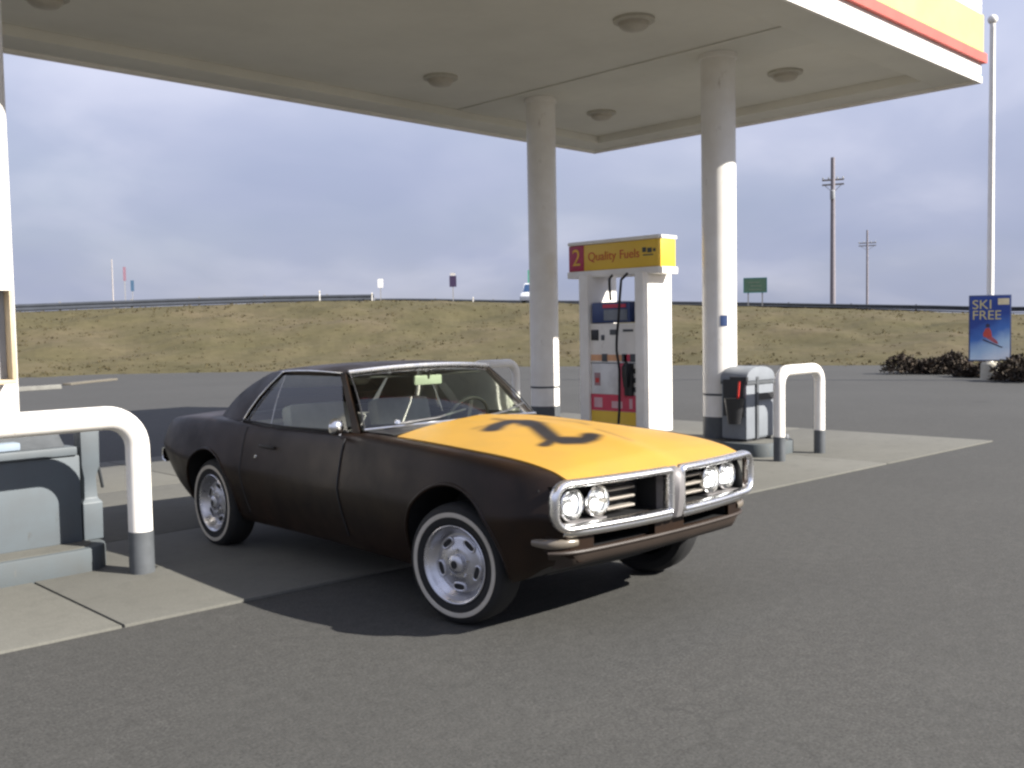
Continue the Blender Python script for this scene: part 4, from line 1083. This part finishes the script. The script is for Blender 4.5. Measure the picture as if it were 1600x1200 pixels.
        # side glass
        def sg(x0b, x1b, x0t, x1t, zt0, zt1):
            def f(u, v):
                xb = x0b + (x1b - x0b) * u; xt = x0t + (x1t - x0t) * u
                x = xb + (xt - xb) * v; zt_ = zt0 + (zt1 - zt0) * u
                zb_ = .915
                return (x, s * (.745 + (.600 - .745) * v + .014 * math.sin(PI * v)), zb_ + (zt_ - zb_) * v)
            return f
        b = nb(); grid(b, sg(-1.10, -2.035, -1.375, -2.07, 1.262, 1.256), 6, 8); obj('door_window', b, GLASS, car, 60)
        b = nb(); grid(b, sg(-2.055, -2.44, -2.085, -2.13, 1.256, 1.248), 4, 8); obj('quarter_window', b, GLASS, car, 60)
        b = nb(); tube(b, [sg(-2.045, -2.05, -2.078, -2.08, 1.256, 1.25)(0, k / 6) for k in range(7)], .0045, 8); obj('window_strip', b, STEEL, car)
    # windshield and its trim
    def ws(u, v):
        q = 2 * u - 1
        xb = -.985 + .20 * (1 - q * q); zb_ = .950 + .028 * (1 - q * q); yb = .715 * q
        xt = -1.325 + .085 * (1 - q * q); zt_ = 1.280 + .028 * (1 - q * q); yt = .588 * q
        k = math.sin(PI * v)
        return (xb + (xt - xb) * v + .014 * k, yb + (yt - yb) * v, zb_ + (zt_ - zb_) * v + .012 * k)
    b = nb(); grid(b, ws, 24, 12); obj('windshield', b, GLASS, car, 60)
    b = nb(); tube(b, [(ws(k / 20, 1)[0] + .004, ws(k / 20, 1)[1], ws(k / 20, 1)[2] + .010) for k in range(21)], .016, 10); obj('header_trim', b, TRIMC, car)
    b = nb(); tube(b, [(ws(k / 20, 0)[0] + .012, ws(k / 20, 0)[1], ws(k / 20, 0)[2] + .004) for k in range(21)], .011, 10); obj('cowl_trim', b, CHROME, car)
    for s in (-1, 1):
        e = 0 if s < 0 else 1
        b = nb(); tube(b, [(ws(e, k / 10)[0] + .01, ws(e, k / 10)[1] - s * .004, ws(e, k / 10)[2] + .006) for k in range(11)], .005, 8); obj('pillar_trim', b, TRIMB, car)
    # rear window
    def rw(u, v):
        q = 2 * u - 1
        xt = -2.385 + .03 * q * q * 0; return (-2.355 - .50 * v - .02 * q * q * v, (.505 + .13 * v) * q, 1.270 - .335 * v + .004 * math.sin(PI * v) + .014 * (1 - q * q))
    b = nb(); grid(b, rw, 12, 10); obj('rear_window', b, GLASS, car, 60)
    # cowl vent panel
    b = nb(); grid(b, lambda u, v: (-.70 - .12 * v - .18 * (2 * u - 1) ** 2 * v, (2 * u - 1) * .70, ZT(-.75) + .012 + .034 * (1 - (2 * u - 1) ** 2)), 24, 4); obj('cowl_panel', b, TRIMB, car, 50, thick=.006)
    for y0, y1, xo in ((-.56, .02, 0), (.02, .60, 0)):
        pa = [(-.80 - .16 * (y0 / .715) ** 2 + .05, y0, .99), (-.83, (y0 + y1) / 2, 1.005), (-.90 - .10 * (y1 / .715) ** 2, y1, 1.035)]
        b = nb(); tube(b, pa, .007, 6); wp = obj('wiper', b, STEEL, car)
        b = nb(); lathe(b, [(0, .025), (.018, .02), (.022, 0)], 12, 'Z', pa[0]); obj('wiper_pivot', b, CHROME, wp)
    # door mirror
    b = nb(); lathe(b, [(0, -.05), (.03, -.046), (.05, -.03), (.060, .0), (.062, .012), (.056, .014), (0, .010)], 24, 'X'); mm = obj('door_mirror', b, CHROME, car); mm.location = (-1.09, -.84, .975); mm.scale = (.85, .85, .85); mm.rotation_euler = (0, .0, PI + .25)
    b = nb(); tube(b, [(-1.12, -.80, .925), (-1.12, -.825, .94), (-1.125, -.84, .965)], [.02, .014, .012], 10); obj('mirror_stalk', b, CHROME, car)
    # ---- rear
    b = nb(); secs = []
    for k in range(21):
        y = -.80 + 1.6 * k / 20; x = -3.87 + .16 * (abs(y) / .8) ** 3
        secs.append([(x + .06, y, .66), (x, y, .645), (x - .012, y, .60), (x, y, .555), (x + .06, y, .54)])
    rings(b, secs, False, False); obj('rear_bumper', b, CHROME, car, 50, thick=.01)
    for s in (-1, 1):
        b = nb(); box(b, -3.835, -3.79, min(s * .30, s * .68), max(s * .30, s * .68), .68, .75); obj('tail_light', b, mat('tail_red', (.25, .015, .01), .25), car, 30, bevel=.01)
    # ---- interior
    SEAT = mat('seat_vinyl', (.62, .60, .56), .55, col2=(.50, .48, .44), nscale=7)
    DASH = mat('dash_black', (.02, .02, .02), .5)
    for y in (-.36, .36):
        st = bpy.data.objects.new('front_seat', None); COL.objects.link(st); st.parent = car; st.location = (-1.75, y, .40)
        b = nb(); box(b, -.24, .26, -.26, .26, 0, .17); obj('cushion', b, SEAT, st, 40, bevel=.05)
        b = nb(); v = box(b, -.07, .07, -.25, .25, 0, .56); bmesh.ops.transform(b, matrix=Matrix.Translation((-.22, 0, .10)) @ Matrix.Rotation(math.radians(-14), 4, 'Y'), verts=v); obj('seat_back', b, SEAT, st, 40, bevel=.05)
    b = nb(); box(b, -2.72, -2.50, -.62, .62, .42, .90); obj('rear_seat', b, SEAT, car, 40, bevel=.05)
    b = nb(); grid(b, lambda u, v: (-.84 - .16 * (2 * u - 1) ** 2 - .30 * v, (2 * u - 1) * .66, .972 - .03 * v + .01 * math.sin(PI * v)), 12, 6); obj('dash_top', b, DASH, car, 50, thick=.02)
    b = nb(); box(b, -1.17, -1.07, -.66, .66, .62, .935); obj('dashboard', b, DASH, car, 40, bevel=.03)
    sw = bpy.data.objects.new('steering_wheel', None); COL.objects.link(sw); sw.parent = car; sw.location = (-1.30, .36, .90); sw.rotation_euler = (0, math.radians(-68), 0)
    b = nb(); tube(b, [(.19 * math.cos(2 * PI * k / 32), .19 * math.sin(2 * PI * k / 32), 0) for k in range(32)], .013, 8, loop=True); obj('rim', b, DASH, sw)
    for a in (PI / 2, -PI / 2, 0):
        b = nb(); tube(b, [(0, 0, -.02), (.18 * math.cos(a), .18 * math.sin(a), 0)], .012, 6); obj('spoke', b, STEEL, sw)
    b = nb(); tube(b, [(0, 0, -.3), (0, 0, 0)], .03, 10); obj('column', b, DASH, sw)
    b = nb(); v = box(b, -.012, .012, -.115, .115, -.032, .032); q = obj('rear_view_mirror', b, mat('mirror_pale', (.60, .66, .52), .2, .3), car, 30, bevel=.01); q.location = (-1.29, .02, 1.215)
    b = nb(); tube(b, [(-1.28, .02, 1.225), (-1.262, .02, 1.29)], .008, 6); obj('mirror_stem', b, DASH, car)
    for s in (-1, 1):
        b = nb(); box(b, -1.46, -1.30, min(s * .10, s * .5), max(s * .10, s * .5), 1.245, 1.258); obj('sun_visor', b, DASH, car, 30, bevel=.004)
    # ---- wheels
    RIMM = mat('rim_silver', (.58, .58, .61), .30, .85, col2=(.47, .47, .49), nscale=12, rvar=.08)
    WWM = mat('whitewall', (.44, .41, .355), .6, col2=(.37, .34, .29), nscale=8)
    tread = mat('tyre', (.009, .009, .0095), .8, nscale=14)
    def wheel(x, s, steer):
        # outer side at +a; built along local -Y for the right side
        w = bpy.data.objects.new('wheel', None); COL.objects.link(w); w.parent = car
        w.location = (x, s * .755, WR); w.rotation_euler = (0, 0, steer + (0 if s < 0 else PI))
        A = lambda pr_: [(r, -a) for r, a in pr_]
        if 'tyre' not in WM:
            b = nb(); lathe(b, A([(.190, .070), (.200, .088), (.225, .100), (.262, .103), (.284, .101), (.302, .091), (.314, .075), (.320, .055), (.321, .0), (.320, -.055), (.314, -.074), (.295, -.098), (.25, -.10), (.205, -.07)]), 64, 'Y'); WM['tyre'] = obj('tyre', b, tread, w)
            # tread grooves as small ribs
            b = nb(); lathe(b, A([(.251, .1025), (.2525, .1045), (.264, .1062), (.275, .1055), (.2765, .1030)]), 64, 'Y'); WM['whitewall'] = obj('whitewall', b, WWM, w)
            b = nb(); lathe(b, A([(.190, .06), (.197, .082), (.207, .094), (.2085, .099), (.204, .102), (.196, .098), (.186, .080), (.170, .052), (.157, .040), (.149, .040), (.142, .047), (.128, .052), (.105, .052), (.085, .060), (.066, .062), (.0, .062)]), 64, 'Y'); WM['rim'] = obj('rim', b, RIMM, w)
            b = nb(); lathe(b, A([(.052, .058), (.050, .088), (.040, .096), (.022, .098), (.020, .092), (.0, .092)]), 32, 'Y'); WM['hub_cap'] = obj('hub_cap', b, RIMM, w)
            b = nb(); lathe(b, A([(.021, .0975), (.0, .0985)]), 20, 'Y'); WM['hub_badge'] = obj('hub_badge', b, BLACK, w)
            # slot and its raised surround
            def oval(rx, ry, n=20): return [(rx * math.copysign(abs(math.cos(t)) ** .75, math.cos(t)), ry * math.copysign(abs(math.sin(t)) ** .75, math.sin(t))) for t in (2 * PI * k / n for k in range(n))]
            b = nb(); prism(b, oval(.034, .0155), 'Y', -.0585, -.045); WM['slot'] = obj('slot', b, BLACK, w, 0)
            b = nb(); tube(b, [(u, -.054, v) for u, v in oval(.039, .020)], .0065, 8, loop=True); WM['slot_surround'] = obj('slot_surround', b, RIMM, w)
            b = nb(); lathe(b, A([(.009, .05), (.009, .068), (.006, .073), (0, .073)]), 8, 'Y'); WM['lug_nut'] = obj('lug_nut', b, CHROME, w)
            for k in ('slot', 'slot_surround', 'lug_nut'): COL.objects.unlink(WM[k]); WM[k].parent = None
        else:
            for k in ('tyre', 'whitewall', 'rim', 'hub_cap', 'hub_badge'):
                c = WM[k].copy(); COL.objects.link(c); c.parent = w
        for k in range(5):
            a = 2 * PI * k / 5 + .95 + (.4 if x < -1 else 0)
            for nm, rr in (('slot', .124), ('slot_surround', .124)):
                c = WM[nm].copy(); COL.objects.link(c); c.parent = w
                c.location = (rr * math.cos(a), 0, rr * math.sin(a)); c.rotation_euler = (0, -a + PI / 2, 0)
            c = WM['lug_nut'].copy(); COL.objects.link(c); c.parent = w
            a2 = a + PI / 5; c.location = (.072 * math.cos(a2), 0, .072 * math.sin(a2))
    WM = {}
    st = math.radians(11)
    wheel(0, -1, st); wheel(0, 1, st); wheel(-WB, -1, 0); wheel(-WB, 1, 0)
    for k in ('slot', 'slot_surround', 'lug_nut'): bpy.data.objects.remove(WM[k])
build_car()
